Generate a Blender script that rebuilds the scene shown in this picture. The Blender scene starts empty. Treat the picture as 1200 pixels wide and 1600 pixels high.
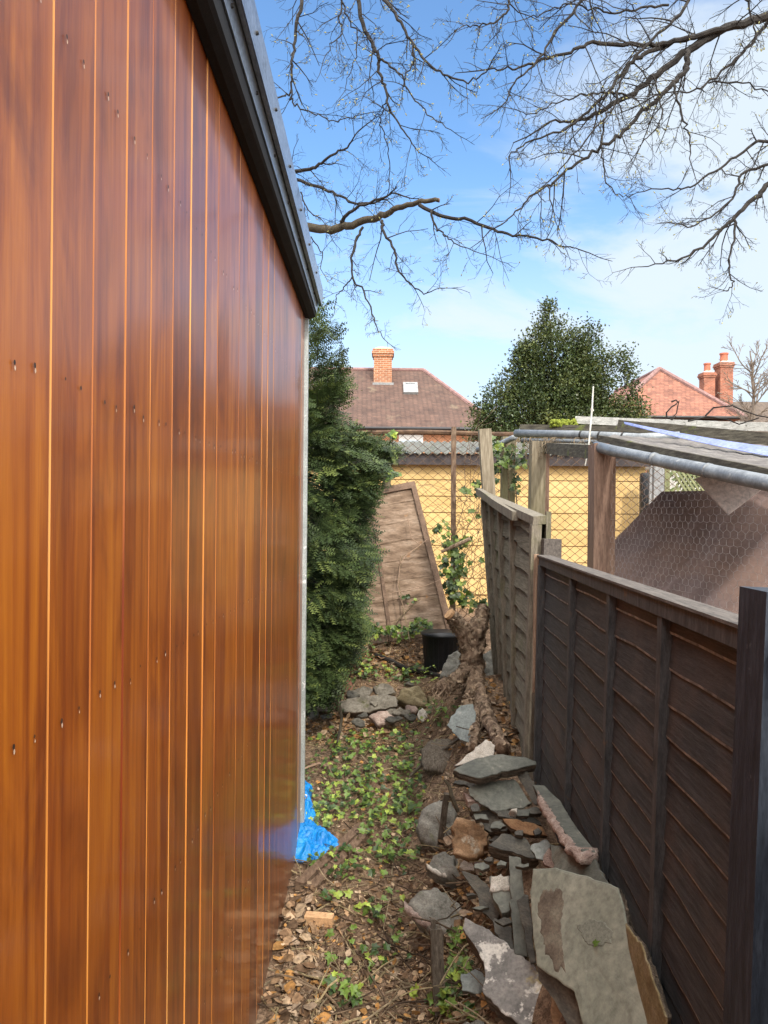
import bpy, math, random
from mathutils import Vector, Matrix, noise as mnoise
R = math.radians
rnd = random.Random(7)
sc = bpy.context.scene

# ------------------------------------------------------------------ camera, sky, sun, exposure
EYE = 1.65                      # eye height above the passage floor
FPX = 1100.0                    # focal length in pixels of the 1200 x 1600 photograph
ROLL = R(0.5)
cd = bpy.data.cameras.new('camera'); cam = bpy.data.objects.new('camera', cd)
sc.collection.objects.link(cam); sc.camera = cam
cd.sensor_fit = 'VERTICAL'; cd.sensor_height = 36.0; cd.lens = 36.0 * FPX / 1600.0
cd.clip_start = 0.05; cd.clip_end = 2000
cam.location = (0, 0, EYE); cam.rotation_euler = (R(90), -ROLL, 0)

SUN_EL, SUN_DIR = R(40), Vector((0.33, -0.944, 0))   # direction from the scene to the sun (ground plane)
to_sun = Vector((SUN_DIR.x * math.cos(SUN_EL), SUN_DIR.y * math.cos(SUN_EL), math.sin(SUN_EL)))
sl = bpy.data.lights.new('sun', 'SUN'); sl.energy = 2.3; sl.angle = R(3.5); sl.color = (1.0, 0.93, 0.82)
so = bpy.data.objects.new('sun', sl); sc.collection.objects.link(so)
so.rotation_euler = to_sun.to_track_quat('Z', 'Y').to_euler(); so.location = (6, -8, 12)

w = bpy.data.worlds.new('World'); sc.world = w; w.use_nodes = True
nt = w.node_tree; nt.nodes.clear()
N = nt.nodes.new; L = nt.links.new
out = N('ShaderNodeOutputWorld'); bg = N('ShaderNodeBackground'); L(bg.outputs[0], out.inputs[0])
sky = N('ShaderNodeTexSky'); sky.sky_type = 'NISHITA'; sky.sun_disc = False
sky.sun_elevation = SUN_EL; sky.sun_rotation = math.atan2(SUN_DIR.x, SUN_DIR.y)
sky.air_density = 1.0; sky.dust_density = 0.6; sky.ozone_density = 1.5
tc = N('ShaderNodeTexCoord'); sep = N('ShaderNodeSeparateXYZ'); L(tc.outputs['Generated'], sep.inputs[0])
def wm(op, a, b=None, c=None):
    n = N('ShaderNodeMath'); n.operation = op
    for i, v in enumerate((a, b, c)):
        if v is None: continue
        if isinstance(v, (int, float)): n.inputs[i].default_value = v
        else: L(v, n.inputs[i])
    return n.outputs[0]
zz = wm('ADD', wm('MAXIMUM', sep.outputs[2], 0.0), 0.22)
cmb = N('ShaderNodeCombineXYZ'); L(wm('DIVIDE', sep.outputs[0], zz), cmb.inputs[0]); L(wm('DIVIDE', sep.outputs[1], zz), cmb.inputs[1])
mp = N('ShaderNodeMapping'); mp.inputs['Scale'].default_value = (0.9, 1.5, 1); mp.inputs['Rotation'].default_value = (0, 0, R(28)); mp.inputs['Location'].default_value = (1.3, 0.4, 0)
L(cmb.outputs[0], mp.inputs[0])
cn = N('ShaderNodeTexNoise'); cn.inputs['Scale'].default_value = 1.5; cn.inputs['Detail'].default_value = 9; cn.inputs['Roughness'].default_value = 0.58; cn.inputs['Distortion'].default_value = 0.5
L(mp.outputs[0], cn.inputs['Vector'])
bias = wm('ADD', wm('MULTIPLY', sep.outputs[0], 0.50), wm('MULTIPLY', sep.outputs[2], -0.62))
cf = wm('ADD', wm('ADD', cn.outputs['Fac'], bias), 0.13)
mr = N('ShaderNodeMapRange'); mr.interpolation_type = 'SMOOTHSTEP'; L(cf, mr.inputs[0])
mr.inputs[1].default_value = 0.36; mr.inputs[2].default_value = 0.65; mr.inputs[3].default_value = 0.0; mr.inputs[4].default_value = 0.88
mixc = N('ShaderNodeMix'); mixc.data_type = 'RGBA'; hz = N('ShaderNodeMapRange'); hz.interpolation_type = 'SMOOTHSTEP'; L(sep.outputs[2], hz.inputs[0]); hz.inputs[1].default_value = 0.46; hz.inputs[2].default_value = 0.03; hz.inputs[4].default_value = 0.92
L(wm('MAXIMUM', mr.outputs[0], hz.outputs[0]), mixc.inputs[0])
blu = N('ShaderNodeMix'); blu.data_type = 'RGBA'; blu.blend_type = 'MULTIPLY'; blu.inputs[0].default_value = 1.0
L(sky.outputs[0], blu.inputs[6]); blu.inputs[7].default_value = (1.45, 1.85, 2.10, 1)
L(blu.outputs[2], mixc.inputs[6]); mixc.inputs[7].default_value = (6.2, 6.9, 7.5, 1)
def sm(v, a, b):
    n = N('ShaderNodeMapRange'); n.interpolation_type = 'SMOOTHSTEP'; L(v, n.inputs[0]); n.inputs[1].default_value = a; n.inputs[2].default_value = b; return n.outputs[0]
# unseen bright cloud added overhead and behind the camera to fill the passage
sky_fill = wm('MAXIMUM', sm(sep.outputs[2], 0.62, 0.88), wm('MULTIPLY', sm(sep.outputs[1], 0.05, -0.55), sm(sep.outputs[2], 0.02, 0.3)))
sky_fill_mix = N('ShaderNodeMix'); sky_fill_mix.data_type = 'RGBA'; L(sky_fill, sky_fill_mix.inputs[0]); L(mixc.outputs[2], sky_fill_mix.inputs[6]); sky_fill_mix.inputs[7].default_value = (33, 32.5, 31.5, 1)
L(sky_fill_mix.outputs[2], bg.inputs[0]); bg.inputs[1].default_value = 0.10
vs = sc.view_settings; sc.display_settings.display_device = 'sRGB'
vs.view_transform = 'Standard'; vs.look = 'None'; vs.exposure = 0.5; vs.gamma = 1.0; vs.use_curve_mapping = False

# ------------------------------------------------------------------ helpers: projection, meshes, tags
CS, SN = math.cos(ROLL), math.sin(ROLL)
def P(px, py, Y):
    """World point seen at pixel (px,py) of the 1200x1600 photo at distance Y."""
    xc = (px - 600.0) / FPX * Y; zc = (800.0 - py) / FPX * Y
    return Vector((CS * xc - SN * zc, Y, SN * xc + CS * zc + EYE))
def lerp(a, b, t): return a + (b - a) * t
def sstep(a, b, x):
    t = min(1, max(0, (x - a) / (b - a))); return t * t * (3 - 2 * t)
GY = [(-400, -1.66), (2.0, -1.66), (3.5, -1.62), (4.2, -1.53), (4.93, -1.45), (5.03, -1.33), (5.5, -1.22), (6.0, -1.03), (6.6, -1.0), (8, -1.2), (14, -1.1), (900, -0.9)]
def G0(x, y):
    for (a, za), (b, zb) in zip(GY, GY[1:]):
        if y <= b: z = lerp(za, zb, (y - a) / (b - a)); break
    else: z = -0.9
    bank = 0.46 * sstep(0.10, 0.62, x) * (1 - sstep(4.4, 5.6, y)) * sstep(-2, 0.5, y) * (1 - sstep(1.0, 3.0, x))
    return z + bank + EYE
def G(x, y):
    z = G0(x, y)
    if -1.5 < x < 1.6 and 0 < y < 7:
        z += 0.030 * mnoise.noise(Vector((x * 3.1, y * 3.1, 1.7))) + 0.014 * mnoise.noise(Vector((x * 11, y * 11, 4.2)))
    return z
def ground_at(px, py):
    """Where the ray through a pixel meets the ground."""
    lo, hi = 0.6, 40.0
    y = lo
    while y < hi:
        p = P(px, py, y)
        if p.z < G0(p.x, p.y): break
        y += 0.02
    p = P(px, py, y); p.z = G(p.x, p.y); return p

class MB:
    def __init__(s): s.v = []; s.f = []; s.m = []; s.c = []; s.smooth = False
    def vert(s, p, col=(1, 1, 1)): s.v.append((p[0], p[1], p[2])); s.c.append(col); return len(s.v) - 1
    def face(s, idx, m=0): s.f.append(tuple(idx)); s.m.append(m)
    def quad(s, a, b, c, d, m=0, col=(1, 1, 1)):
        i = [s.vert(p, col) for p in (a, b, c, d)]; s.face(i, m)
    def box8(s, p, m=0, col=(1, 1, 1)):
        """p: 8 corners, bottom ring 0-3 then top ring 4-7 (same order)."""
        i = [s.vert(q, col) for q in p]
        for f in ((3, 2, 1, 0), (4, 5, 6, 7), (0, 1, 5, 4), (1, 2, 6, 5), (2, 3, 7, 6), (3, 0, 4, 7)): s.face([i[k] for k in f], m)
    def box(s, x0, x1, y0, y1, z0, z1, m=0):
        s.box8([(x0, y0, z0), (x1, y0, z0), (x1, y1, z0), (x0, y1, z0), (x0, y0, z1), (x1, y0, z1), (x1, y1, z1), (x0, y1, z1)], m)
    def bar(s, a, b, wdt, hgt, side=None, m=0, segs=1, wob=0.0):
        """rectangular bar from a to b; side = direction of its width."""
        a = Vector(a); b = Vector(b); d = (b - a).normalized()
        sd = Vector(side) if side else (Vector((0, 0, 1)).cross(d) if abs(d.z) < 0.9 else Vector((1, 0, 0)))
        sd = (sd - d * sd.dot(d)).normalized(); up = d.cross(sd)
        rings = []
        for k in range(segs + 1):
            c = a.lerp(b, k / segs) + (sd * rnd.uniform(-wob, wob) + up * rnd.uniform(-wob, wob) if 0 < k < segs else Vector())
            rings.append([s.vert(c + sd * wdt / 2 * q[0] + up * hgt / 2 * q[1]) for q in ((-1, -1), (1, -1), (1, 1), (-1, 1))])
        for r0, r1 in zip(rings, rings[1:]):
            for k in range(4): s.face((r0[k], r0[(k + 1) % 4], r1[(k + 1) % 4], r1[k]), m)
        s.face(rings[0][::-1], m); s.face(rings[-1], m)
    def tube(s, pts, rad, n=6, m=0, cap=True, col=(1, 1, 1), rough=0.0):
        pts = [Vector(p) for p in pts]
        if not isinstance(rad, (list, tuple)): rad = [rad] * len(pts)
        prev = None; rings = []
        for i, p in enumerate(pts):
            d = (pts[min(i + 1, len(pts) - 1)] - pts[max(i - 1, 0)])
            d = d.normalized() if d.length > 1e-9 else Vector((0, 0, 1))
            if prev is None: sd = d.orthogonal().normalized()
            else:
                sd = prev - d * prev.dot(d); sd = sd.normalized() if sd.length > 1e-6 else d.orthogonal().normalized()
            prev = sd; up = d.cross(sd)
            rr = rad[i]
            rings.append([s.vert(p + (sd * math.cos(2 * math.pi * k / n) + up * math.sin(2 * math.pi * k / n)) * rr * (1 + (rnd.uniform(-rough, rough) if rough else 0)), col) for k in range(n)])
        for r0, r1 in zip(rings, rings[1:]):
            for k in range(n): s.face((r0[k], r0[(k + 1) % n], r1[(k + 1) % n], r1[k]), m)
        if cap: s.face(rings[0][::-1], m); s.face(rings[-1], m)
    def build(s, name, mats, parent=None, smooth=None, at=None):
        if not isinstance(mats, (list, tuple)): mats = [mats]
        if parent is not None: o0 = world_loc(parent)
        elif at is not None: o0 = Vector(at)
        else:
            xs = [v[0] for v in s.v]; ys = [v[1] for v in s.v]; zs = [v[2] for v in s.v]
            o0 = Vector(((min(xs) + max(xs)) / 2, (min(ys) + max(ys)) / 2, min(zs)))
        me = bpy.data.meshes.new(name)
        me.from_pydata([(v[0] - o0.x, v[1] - o0.y, v[2] - o0.z) for v in s.v], [], s.f)
        for m in mats: me.materials.append(m)
        me.polygons.foreach_set('material_index', s.m)
        sm = s.smooth if smooth is None else smooth
        me.polygons.foreach_set('use_smooth', [sm] * len(s.f))
        if any(c != (1, 1, 1) for c in s.c):
            ca = me.color_attributes.new('Col', 'FLOAT_COLOR', 'POINT')
            ca.data.foreach_set('color', [x for c in s.c for x in (c[0], c[1], c[2], 1.0)])
        me.update()
        o = bpy.data.objects.new(name, me); sc.collection.objects.link(o)
        if parent is not None: o.parent = parent
        else: o.location = o0
        return o
WL = {}
def world_loc(o):
    p = Vector(o.location)
    while o.parent is not None: o = o.parent; p += Vector(o.location)
    return p
def tag(o, label=None, cat=None, group=None, kind=None):
    if label: o['label'] = label
    if cat: o['category'] = cat
    if group: o['group'] = group
    if kind: o['kind'] = kind
    return o
def thing(name, loc, label, cat, group=None):
    o = bpy.data.objects.new(name, None); sc.collection.objects.link(o); o.location = loc; o.empty_display_size = 0.1
    return tag(o, label, cat, group)

# ------------------------------------------------------------------ materials
def base_mat(name, rough=0.7, spec=0.4):
    m = bpy.data.materials.new(name); m.use_nodes = True
    b = m.node_tree.nodes['Principled BSDF']; b.inputs['Roughness'].default_value = rough
    b.inputs['Specular IOR Level'].default_value = spec
    return m, m.node_tree, b
def nd(t, kind, **kw):
    n = t.nodes.new(kind)
    for k, v in kw.items():
        if k in n.inputs: n.inputs[k].default_value = v
        else: setattr(n, k, v)
    return n
def ramp(t, fac, stops):
    r = t.nodes.new('ShaderNodeValToRGB'); e = r.color_ramp.elements
    while len(e) < len(stops): e.new(0.5)
    for el, (p, c) in zip(e, stops): el.position = p; el.color = (c[0], c[1], c[2], 1)
    t.links.new(fac, r.inputs[0]); return r.outputs[0]
def mixrgb(t, fac, a, b, blend='MIX'):
    m = t.nodes.new('ShaderNodeMix'); m.data_type = 'RGBA'; m.blend_type = blend
    for i, v in ((0, fac), (6, a), (7, b)):
        if isinstance(v, (int, float)): m.inputs[i].default_value = v
        elif isinstance(v, tuple): m.inputs[i].default_value = (*v[:3], 1)
        else: t.links.new(v, m.inputs[i])
    return m.outputs[2]
def mth(t, op, a, b=None):
    n = t.nodes.new('ShaderNodeMath'); n.operation = op
    for i, v in enumerate((a, b)):
        if v is None: continue
        if isinstance(v, (int, float)): n.inputs[i].default_value = v
        else: t.links.new(v, n.inputs[i])
    return n.outputs[0]
def posn(t, scale=(1, 1, 1), rot=(0, 0, 0), rand=False):
    g = t.nodes.new('ShaderNodeNewGeometry'); mp = t.nodes.new('ShaderNodeMapping')
    mp.inputs['Scale'].default_value = scale; mp.inputs['Rotation'].default_value = rot
    t.links.new(g.outputs['Position'], mp.inputs[0]); v = mp.outputs[0]
    if rand:
        oi = t.nodes.new('ShaderNodeObjectInfo'); a = t.nodes.new('ShaderNodeVectorMath'); a.operation = 'ADD'
        c = t.nodes.new('ShaderNodeCombineXYZ'); m = mth(t, 'MULTIPLY', oi.outputs['Random'], 37.0)
        t.links.new(m, c.inputs[0]); t.links.new(m, c.inputs[2]); t.links.new(v, a.inputs[0]); t.links.new(c.outputs[0], a.inputs[1]); v = a.outputs[0]
    return v
def noise_tex(t, v, scale, detail=6, rough=0.6, dist=0.0):
    n = nd(t, 'ShaderNodeTexNoise', Scale=scale, Detail=detail, Roughness=rough, Distortion=dist); t.links.new(v, n.inputs['Vector']); return n.outputs['Fac']
def bump(t, b, h, strength=0.4, dist=0.01):
    n = nd(t, 'ShaderNodeBump', Strength=strength, Distance=dist); t.links.new(h, n.inputs['Height']); t.links.new(n.outputs[0], b.inputs['Normal']); return n
def simple(name, stops, scale=20, rough=0.75, bs=0.3, bd=0.004, aniso=(1, 1, 1), rot=(0, 0, 0), spec=0.35, detail=7, rand=True, spots=None, metal=0.0, objvar=0.0, nrough=0.6, fine=0.75):
    m, t, b = base_mat(name, rough, spec); v = posn(t, aniso, rot, rand)
    f = noise_tex(t, v, scale, detail, nrough); c = ramp(t, f, stops)
    if spots:
        for (sscale, th, wdt, col) in spots:
            sf = noise_tex(t, posn(t, (1, 1, 1), (0.3, 0.2, 0.1), rand), sscale, 6, 0.65)
            mr_ = nd(t, 'ShaderNodeMapRange'); t.links.new(sf, mr_.inputs[0]); mr_.inputs[1].default_value = th; mr_.inputs[2].default_value = th + wdt
            c = mixrgb(t, mr_.outputs[0], c, col)
    fg = noise_tex(t, posn(t, tuple(1 + (a_ - 1) * 0.6 for a_ in aniso), rot, rand), scale * 7.3, 4, 0.65)
    if fine: c = mixrgb(t, fine, c, ramp(t, fg, [(0.30, (0.58, 0.57, 0.56)), (0.5, (1, 1, 1)), (0.70, (1.38, 1.36, 1.33))]), 'MULTIPLY')
    if objvar:
        oi = t.nodes.new('ShaderNodeObjectInfo'); hv = t.nodes.new('ShaderNodeHueSaturation')
        k = mth(t, 'ADD', mth(t, 'MULTIPLY', oi.outputs['Random'], objvar), 1 - objvar / 2); t.links.new(k, hv.inputs['Value']); t.links.new(c, hv.inputs['Color']); c = hv.outputs[0]
    t.links.new(c, b.inputs['Base Color']); b.inputs['Metallic'].default_value = metal
    if bs: bump(t, b, mth(t, 'ADD', f, mth(t, 'MULTIPLY', fg, 0.45)), bs, bd)
    return m
def attr_mat(name, rough=0.6, trans=0.0, spec=0.3, vary=0.35):
    m, t, b = base_mat(name, rough, spec)
    a = nd(t, 'ShaderNodeAttribute'); a.attribute_name = 'Col'; c = a.outputs['Color']
    f = noise_tex(t, posn(t), 60, 3); c = mixrgb(t, 1.0, c, ramp(t, f, [(0.3, (1 - vary,) * 3), (0.7, (1 + vary * 0.4,) * 3)]), 'MULTIPLY')
    t.links.new(c, b.inputs['Base Color'])
    if trans:
        tr = t.nodes.new('ShaderNodeBsdfTranslucent'); t.links.new(c, tr.inputs[0]); ms = t.nodes.new('ShaderNodeMixShader'); ms.inputs[0].default_value = trans
        o = t.nodes['Material Output']; t.links.new(b.outputs[0], ms.inputs[1]); t.links.new(tr.outputs[0], ms.inputs[2]); t.links.new(ms.outputs[0], o.inputs[0])
    return m
def brick_mat(name, bricks, mortar, bw, bh, msize=0.012, slope=1.0, rough=0.85, stain=None, bs=0.35):
    m, t, b = base_mat(name, rough, 0.25)
    g = t.nodes.new('ShaderNodeNewGeometry'); s_ = t.nodes.new('ShaderNodeSeparateXYZ'); t.links.new(g.outputs['Position'], s_.inputs[0])
    c = t.nodes.new('ShaderNodeCombineXYZ'); t.links.new(mth(t, 'ADD', s_.outputs[0], s_.outputs[1]), c.inputs[0]); t.links.new(mth(t, 'MULTIPLY', s_.outputs[2], slope), c.inputs[1])
    br = t.nodes.new('ShaderNodeTexBrick'); t.links.new(c.outputs[0], br.inputs['Vector'])
    br.inputs['Scale'].default_value = 1; br.inputs['Mortar Size'].default_value = msize; br.inputs['Brick Width'].default_value = bw; br.inputs['Row Height'].default_value = bh
    br.inputs['Color1'].default_value = (*bricks[0], 1); br.inputs['Color2'].default_value = (*bricks[1], 1); br.inputs['Mortar'].default_value = (*mortar, 1); br.inputs['Bias'].default_value = -0.1
    f = noise_tex(t, posn(t), 2.2, 8, 0.7); col = mixrgb(t, 1.0, br.outputs['Color'], ramp(t, f, [(0.3, (0.62, 0.6, 0.6)), (0.7, (1.2, 1.15, 1.1))]), 'MULTIPLY')
    if stain:
        for (sc_, th, cc) in stain:
            q = noise_tex(t, posn(t, (1, 1, 0.45), (0, 0, 0.4)), sc_, 5, 0.6); mr_ = nd(t, 'ShaderNodeMapRange'); t.links.new(q, mr_.inputs[0]); mr_.inputs[1].default_value = th; mr_.inputs[2].default_value = th + 0.18; mr_.inputs[4].default_value = 0.7
            col = mixrgb(t, mr_.outputs[0], col, cc)
    t.links.new(col, b.inputs['Base Color']); bump(t, b, br.outputs['Fac'], -bs if False else bs, 0.02).invert = True
    return m

BW = 0.12                                    # shed board pitch
def cedar_mat(name, groove=False):
    m, t, b = base_mat(name, 0.42, 0.35)
    g = t.nodes.new('ShaderNodeNewGeometry'); s_ = t.nodes.new('ShaderNodeSeparateXYZ'); t.links.new(g.outputs['Position'], s_.inputs[0])
    idx = mth(t, 'FLOOR', mth(t, 'DIVIDE', s_.outputs[1], BW))
    wn = t.nodes.new('ShaderNodeTexWhiteNoise'); wn.noise_dimensions = '1D'; t.links.new(idx, wn.inputs['W'])
    off = t.nodes.new('ShaderNodeCombineXYZ'); t.links.new(mth(t, 'MULTIPLY', wn.outputs['Value'], 91.0), off.inputs[2]); t.links.new(mth(t, 'MULTIPLY', idx, 3.7), off.inputs[0])
    def vec(sx, sy, sz):
        mp = t.nodes.new('ShaderNodeMapping'); mp.inputs['Scale'].default_value = (sx, sy, sz); t.links.new(g.outputs['Position'], mp.inputs[0])
        a = t.nodes.new('ShaderNodeVectorMath'); a.operation = 'ADD'; t.links.new(mp.outputs[0], a.inputs[0]); t.links.new(off.outputs[0], a.inputs[1]); return a.outputs[0]
    grain = noise_tex(t, vec(1, 22, 0.9), 1.5, 6, 0.6, 1.1)
    fine = noise_tex(t, vec(1, 260, 3.0), 1.5, 4, 0.6)
    big = noise_tex(t, vec(1, 7, 2.0), 1.3, 5, 0.6, 0.8)
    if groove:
        col = ramp(t, noise_tex(t, vec(1, 1, 0.8), 1.3, 2), [(0.30, (0.16, 0.028, 0.008)), (0.40, (0.34, 0.10, 0.02)), (0.54, (0.52, 0.20, 0.04)), (0.7, (0.66, 0.33, 0.10))])  # bare wood tone with shadowed and sunlit stretches painted along the groove
    else:
        col = ramp(t, grain, [(0.25, (0.125, 0.023, 0.004)), (0.43, (0.222, 0.050, 0.0055)), (0.57, (0.285, 0.074, 0.007)), (0.80, (0.385, 0.120, 0.011))])
        col = mixrgb(t, 1.0, col, ramp(t, big, [(0.30, (0.58, 0.48, 0.50)), (0.5, (1.0, 0.98, 0.95)), (0.72, (1.22, 1.32, 1.15))]), 'MULTIPLY')
        col = mixrgb(t, 1.0, col, ramp(t, wn.outputs['Value'], [(0.0, (0.66, 0.58, 0.60)), (0.5, (1.0, 1.0, 1.0)), (1.0, (1.25, 1.36, 1.2))]), 'MULTIPLY')
        col = mixrgb(t, 0.28, col, ramp(t, fine, [(0.35, (0.75, 0.72, 0.7)), (0.65, (1.12, 1.12, 1.1))]), 'MULTIPLY')
    # dust splashed up at the foot of the wall
    mr_ = nd(t, 'ShaderNodeMapRange'); t.links.new(mth(t, 'ADD', s_.outputs[2], mth(t, 'MULTIPLY', grain, 0.25)), mr_.inputs[0]); mr_.inputs[1].default_value = 0.34; mr_.inputs[2].default_value = 0.10; mr_.inputs[4].default_value = 0.5
    col = mixrgb(t, mr_.outputs[0], col, (0.20, 0.15, 0.11))
    t.links.new(col, b.inputs['Base Color'])
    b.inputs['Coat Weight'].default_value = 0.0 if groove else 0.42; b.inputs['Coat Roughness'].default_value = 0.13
    h = mth(t, 'ADD', mth(t, 'MULTIPLY', fine, 0.25), mth(t, 'ADD', grain, mth(t, 'MULTIPLY', big, 1.5)))
    bump(t, b, h, 0.16, 0.003)
    return m
M = {}
M['cedar'] = cedar_mat('varnished_cedar'); M['groove'] = cedar_mat('bare_groove_painted_light', True)
M['groove_shadow'] = simple('red_joint_painted_shadow', [(0.3, (0.045, 0.010, 0.005)), (0.7, (0.10, 0.022, 0.008))], 9, 0.6, 0)  # shadow line painted dark red into the inner flank of each joint
M['nail'] = simple('nail_hole', [(0.3, (0.02, 0.012, 0.01)), (0.7, (0.05, 0.03, 0.02))], 40, 0.6)
M['filler'] = simple('pale_filler', [(0.3, (0.45, 0.30, 0.2)), (0.7, (0.6, 0.45, 0.35))], 40, 0.7)
M['black_board'] = simple('black_fascia', [(0.3, (0.002, 0.0025, 0.004)), (0.7, (0.005, 0.006, 0.009))], 30, 0.8, 0.2)
M['trim'] = simple('black_metal_trim', [(0.35, (0.26, 0.30, 0.37)), (0.65, (0.38, 0.43, 0.51))], 14, 0.3, 0.05, 0.002, spec=0.9, metal=0.85, aniso=(1, 0.3, 1), spots=[(90, 0.66, 0.04, (0.01, 0.01, 0.012)), (7, 0.62, 0.08, (0.09, 0.10, 0.12))])
M['galv'] = simple('galvanised_steel', [(0.3, (0.30, 0.34, 0.34)), (0.7, (0.50, 0.55, 0.54))], 26, 0.45, 0.08, 0.002, metal=0.35, spots=[(18, 0.62, 0.03, (0.75, 0.77, 0.76))], aniso=(1, 1, 0.3))
M['soil'] = None
def soil_mat():
    m, t, b = base_mat('soil_and_litter', 0.95, 0.15)
    v = posn(t); f = noise_tex(t, v, 5, 8, 0.68); f2 = noise_tex(t, v, 46, 6, 0.7); f3 = noise_tex(t, posn(t, (1, 0.35, 1), (0, 0, 0.7)), 120, 4, 0.7)
    c = ramp(t, f2, [(0.30, (0.078, 0.054, 0.038)), (0.48, (0.205, 0.145, 0.102)), (0.60, (0.33, 0.245, 0.175)), (0.75, (0.48, 0.375, 0.275))])
    c = mixrgb(t, 1.0, c, ramp(t, f, [(0.32, (0.62, 0.58, 0.55)), (0.68, (1.25, 1.2, 1.15))]), 'MULTIPLY')
    c = mixrgb(t, 0.55, c, ramp(t, f3, [(0.36, (0.5, 0.48, 0.45)), (0.66, (1.5, 1.4, 1.3))]), 'MULTIPLY')
    t.links.new(c, b.inputs['Base Color']); bump(t, b, mth(t, 'ADD', f2, mth(t, 'MULTIPLY', f3, 0.6)), 0.9, 0.02); return m
M['soil'] = soil_mat()
SL = [(0.30, (0.075, 0.080, 0.068)), (0.5, (0.125, 0.130, 0.108)), (0.7, (0.18, 0.182, 0.150))]
M['slate_green'] = simple('green_grey_slate', SL, 9, 0.62, 0.35, 0.006, rand=True, objvar=0.35, spots=[(34, 0.62, 0.05, (0.23, 0.22, 0.18)), (6, 0.60, 0.10, (0.10, 0.085, 0.06))])
M['slate_big'] = simple('pale_slate_with_rust', [(0.3, (0.155, 0.165, 0.130)), (0.5, (0.20, 0.21, 0.168)), (0.7, (0.25, 0.255, 0.205))], 7, 0.6, 0.3, 0.004, spots=[(60, 0.70, 0.03, (0.36, 0.36, 0.32)), (90, 0.30, -0.03, (0.08, 0.075, 0.06))])
M['slate_rust'] = simple('rust_stain', [(0.3, (0.070, 0.056, 0.043)), (0.5, (0.125, 0.102, 0.076)), (0.7, (0.195, 0.178, 0.135))], 22, 0.75, 0.4, 0.004)
M['slate_mark'] = simple('dark_round_mark', [(0.3, (0.13, 0.138, 0.112)), (0.7, (0.19, 0.198, 0.16))], 20, 0.7, 0.4, 0.004)
M['slate_warm'] = simple('warm_grey_stone', [(0.28, (0.085, 0.075, 0.060)), (0.5, (0.155, 0.138, 0.112)), (0.72, (0.235, 0.212, 0.175))], 12, 0.85, 0.5, 0.01, objvar=0.4, spots=[(26, 0.62, 0.06, (0.28, 0.25, 0.2)), (9, 0.62, 0.1, (0.09, 0.085, 0.045))])
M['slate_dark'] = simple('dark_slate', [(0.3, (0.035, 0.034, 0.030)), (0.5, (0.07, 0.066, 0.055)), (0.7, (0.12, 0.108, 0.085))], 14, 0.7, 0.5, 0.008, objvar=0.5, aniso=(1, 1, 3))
M['slate_edge'] = simple('split_slate_edge', [(0.3, (0.035, 0.028, 0.02)), (0.5, (0.09, 0.07, 0.05)), (0.7, (0.19, 0.14, 0.10))], 16, 0.85, 0.9, 0.012, aniso=(1, 1, 6), objvar=0.3)
M['slate_brown'] = simple('orange_brown_slate', [(0.3, (0.09, 0.045, 0.02)), (0.5, (0.20, 0.10, 0.045)), (0.7, (0.27, 0.16, 0.08))], 18, 0.75, 0.5, 0.006, aniso=(1, 1, 2))
M['slate_ochre'] = simple('ochre_slate', [(0.3, (0.12, 0.09, 0.04)), (0.5, (0.20, 0.16, 0.08)), (0.7, (0.26, 0.22, 0.14))], 22, 0.75, 0.4, 0.005)
M['slate_blue'] = simple('blue_grey_slate', [(0.3, (0.13, 0.15, 0.145)), (0.7, (0.26, 0.285, 0.265))], 12, 0.6, 0.3, 0.005, spots=[(20, 0.6, 0.06, (0.36, 0.36, 0.33))])
M['rock'] = simple('grey_rock', [(0.28, (0.10, 0.095, 0.08)), (0.5, (0.175, 0.168, 0.145)), (0.72, (0.26, 0.245, 0.21))], 17, 0.85, 0.6, 0.012, objvar=0.4, spots=[(70, 0.66, 0.04, (0.36, 0.34, 0.28)), (8, 0.6, 0.1, (0.12, 0.12, 0.07))])
M['rock_white'] = simple('grey_rock_white_scrapes', [(0.28, (0.115, 0.108, 0.10)), (0.5, (0.19, 0.178, 0.165)), (0.72, (0.27, 0.25, 0.225))], 12, 0.8, 0.5, 0.01, spots=[(11, 0.575, 0.035, (0.52, 0.49, 0.44)), (7, 0.60, 0.06, (0.32, 0.26, 0.13))])
M['rock_orange'] = simple('orange_sandstone', [(0.28, (0.12, 0.075, 0.045)), (0.48, (0.25, 0.15, 0.08)), (0.7, (0.37, 0.24, 0.14))], 13, 0.9, 0.7, 0.014, spots=[(10, 0.58, 0.06, (0.36, 0.32, 0.25)), (40, 0.66, 0.04, (0.5, 0.46, 0.4))])
M['rock_ochre'] = simple('ochre_rock', [(0.28, (0.13, 0.10, 0.055)), (0.5, (0.23, 0.185, 0.105)), (0.72, (0.32, 0.27, 0.17))], 14, 0.9, 0.6, 0.012)
M['rock_pink'] = simple('pinkish_rock', [(0.28, (0.18, 0.12, 0.10)), (0.5, (0.30, 0.22, 0.185)), (0.72, (0.42, 0.34, 0.29))], 22, 0.9, 0.7, 0.012)
M['rock_pale'] = simple('pale_mortar_chunk', [(0.28, (0.32, 0.28, 0.23)), (0.5, (0.48, 0.44, 0.38)), (0.72, (0.60, 0.56, 0.50))], 26, 0.9, 0.7, 0.01)
M['mortar'] = simple('pink_mortar', [(0.28, (0.22, 0.145, 0.12)), (0.48, (0.38, 0.28, 0.235)), (0.7, (0.52, 0.42, 0.36))], 42, 0.95, 1.0, 0.014)
M['brick_red'] = simple('old_red_brick', [(0.3, (0.14, 0.06, 0.04)), (0.7, (0.28, 0.14, 0.10))], 25, 0.9, 0.5, 0.008)
def fence_wood(name, stops, moss=None, rough=0.8):
    return simple(name, stops, 6, rough, 0.35, 0.004, aniso=(3.0, 1.2, 14.0), spots=moss, rand=False)
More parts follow.
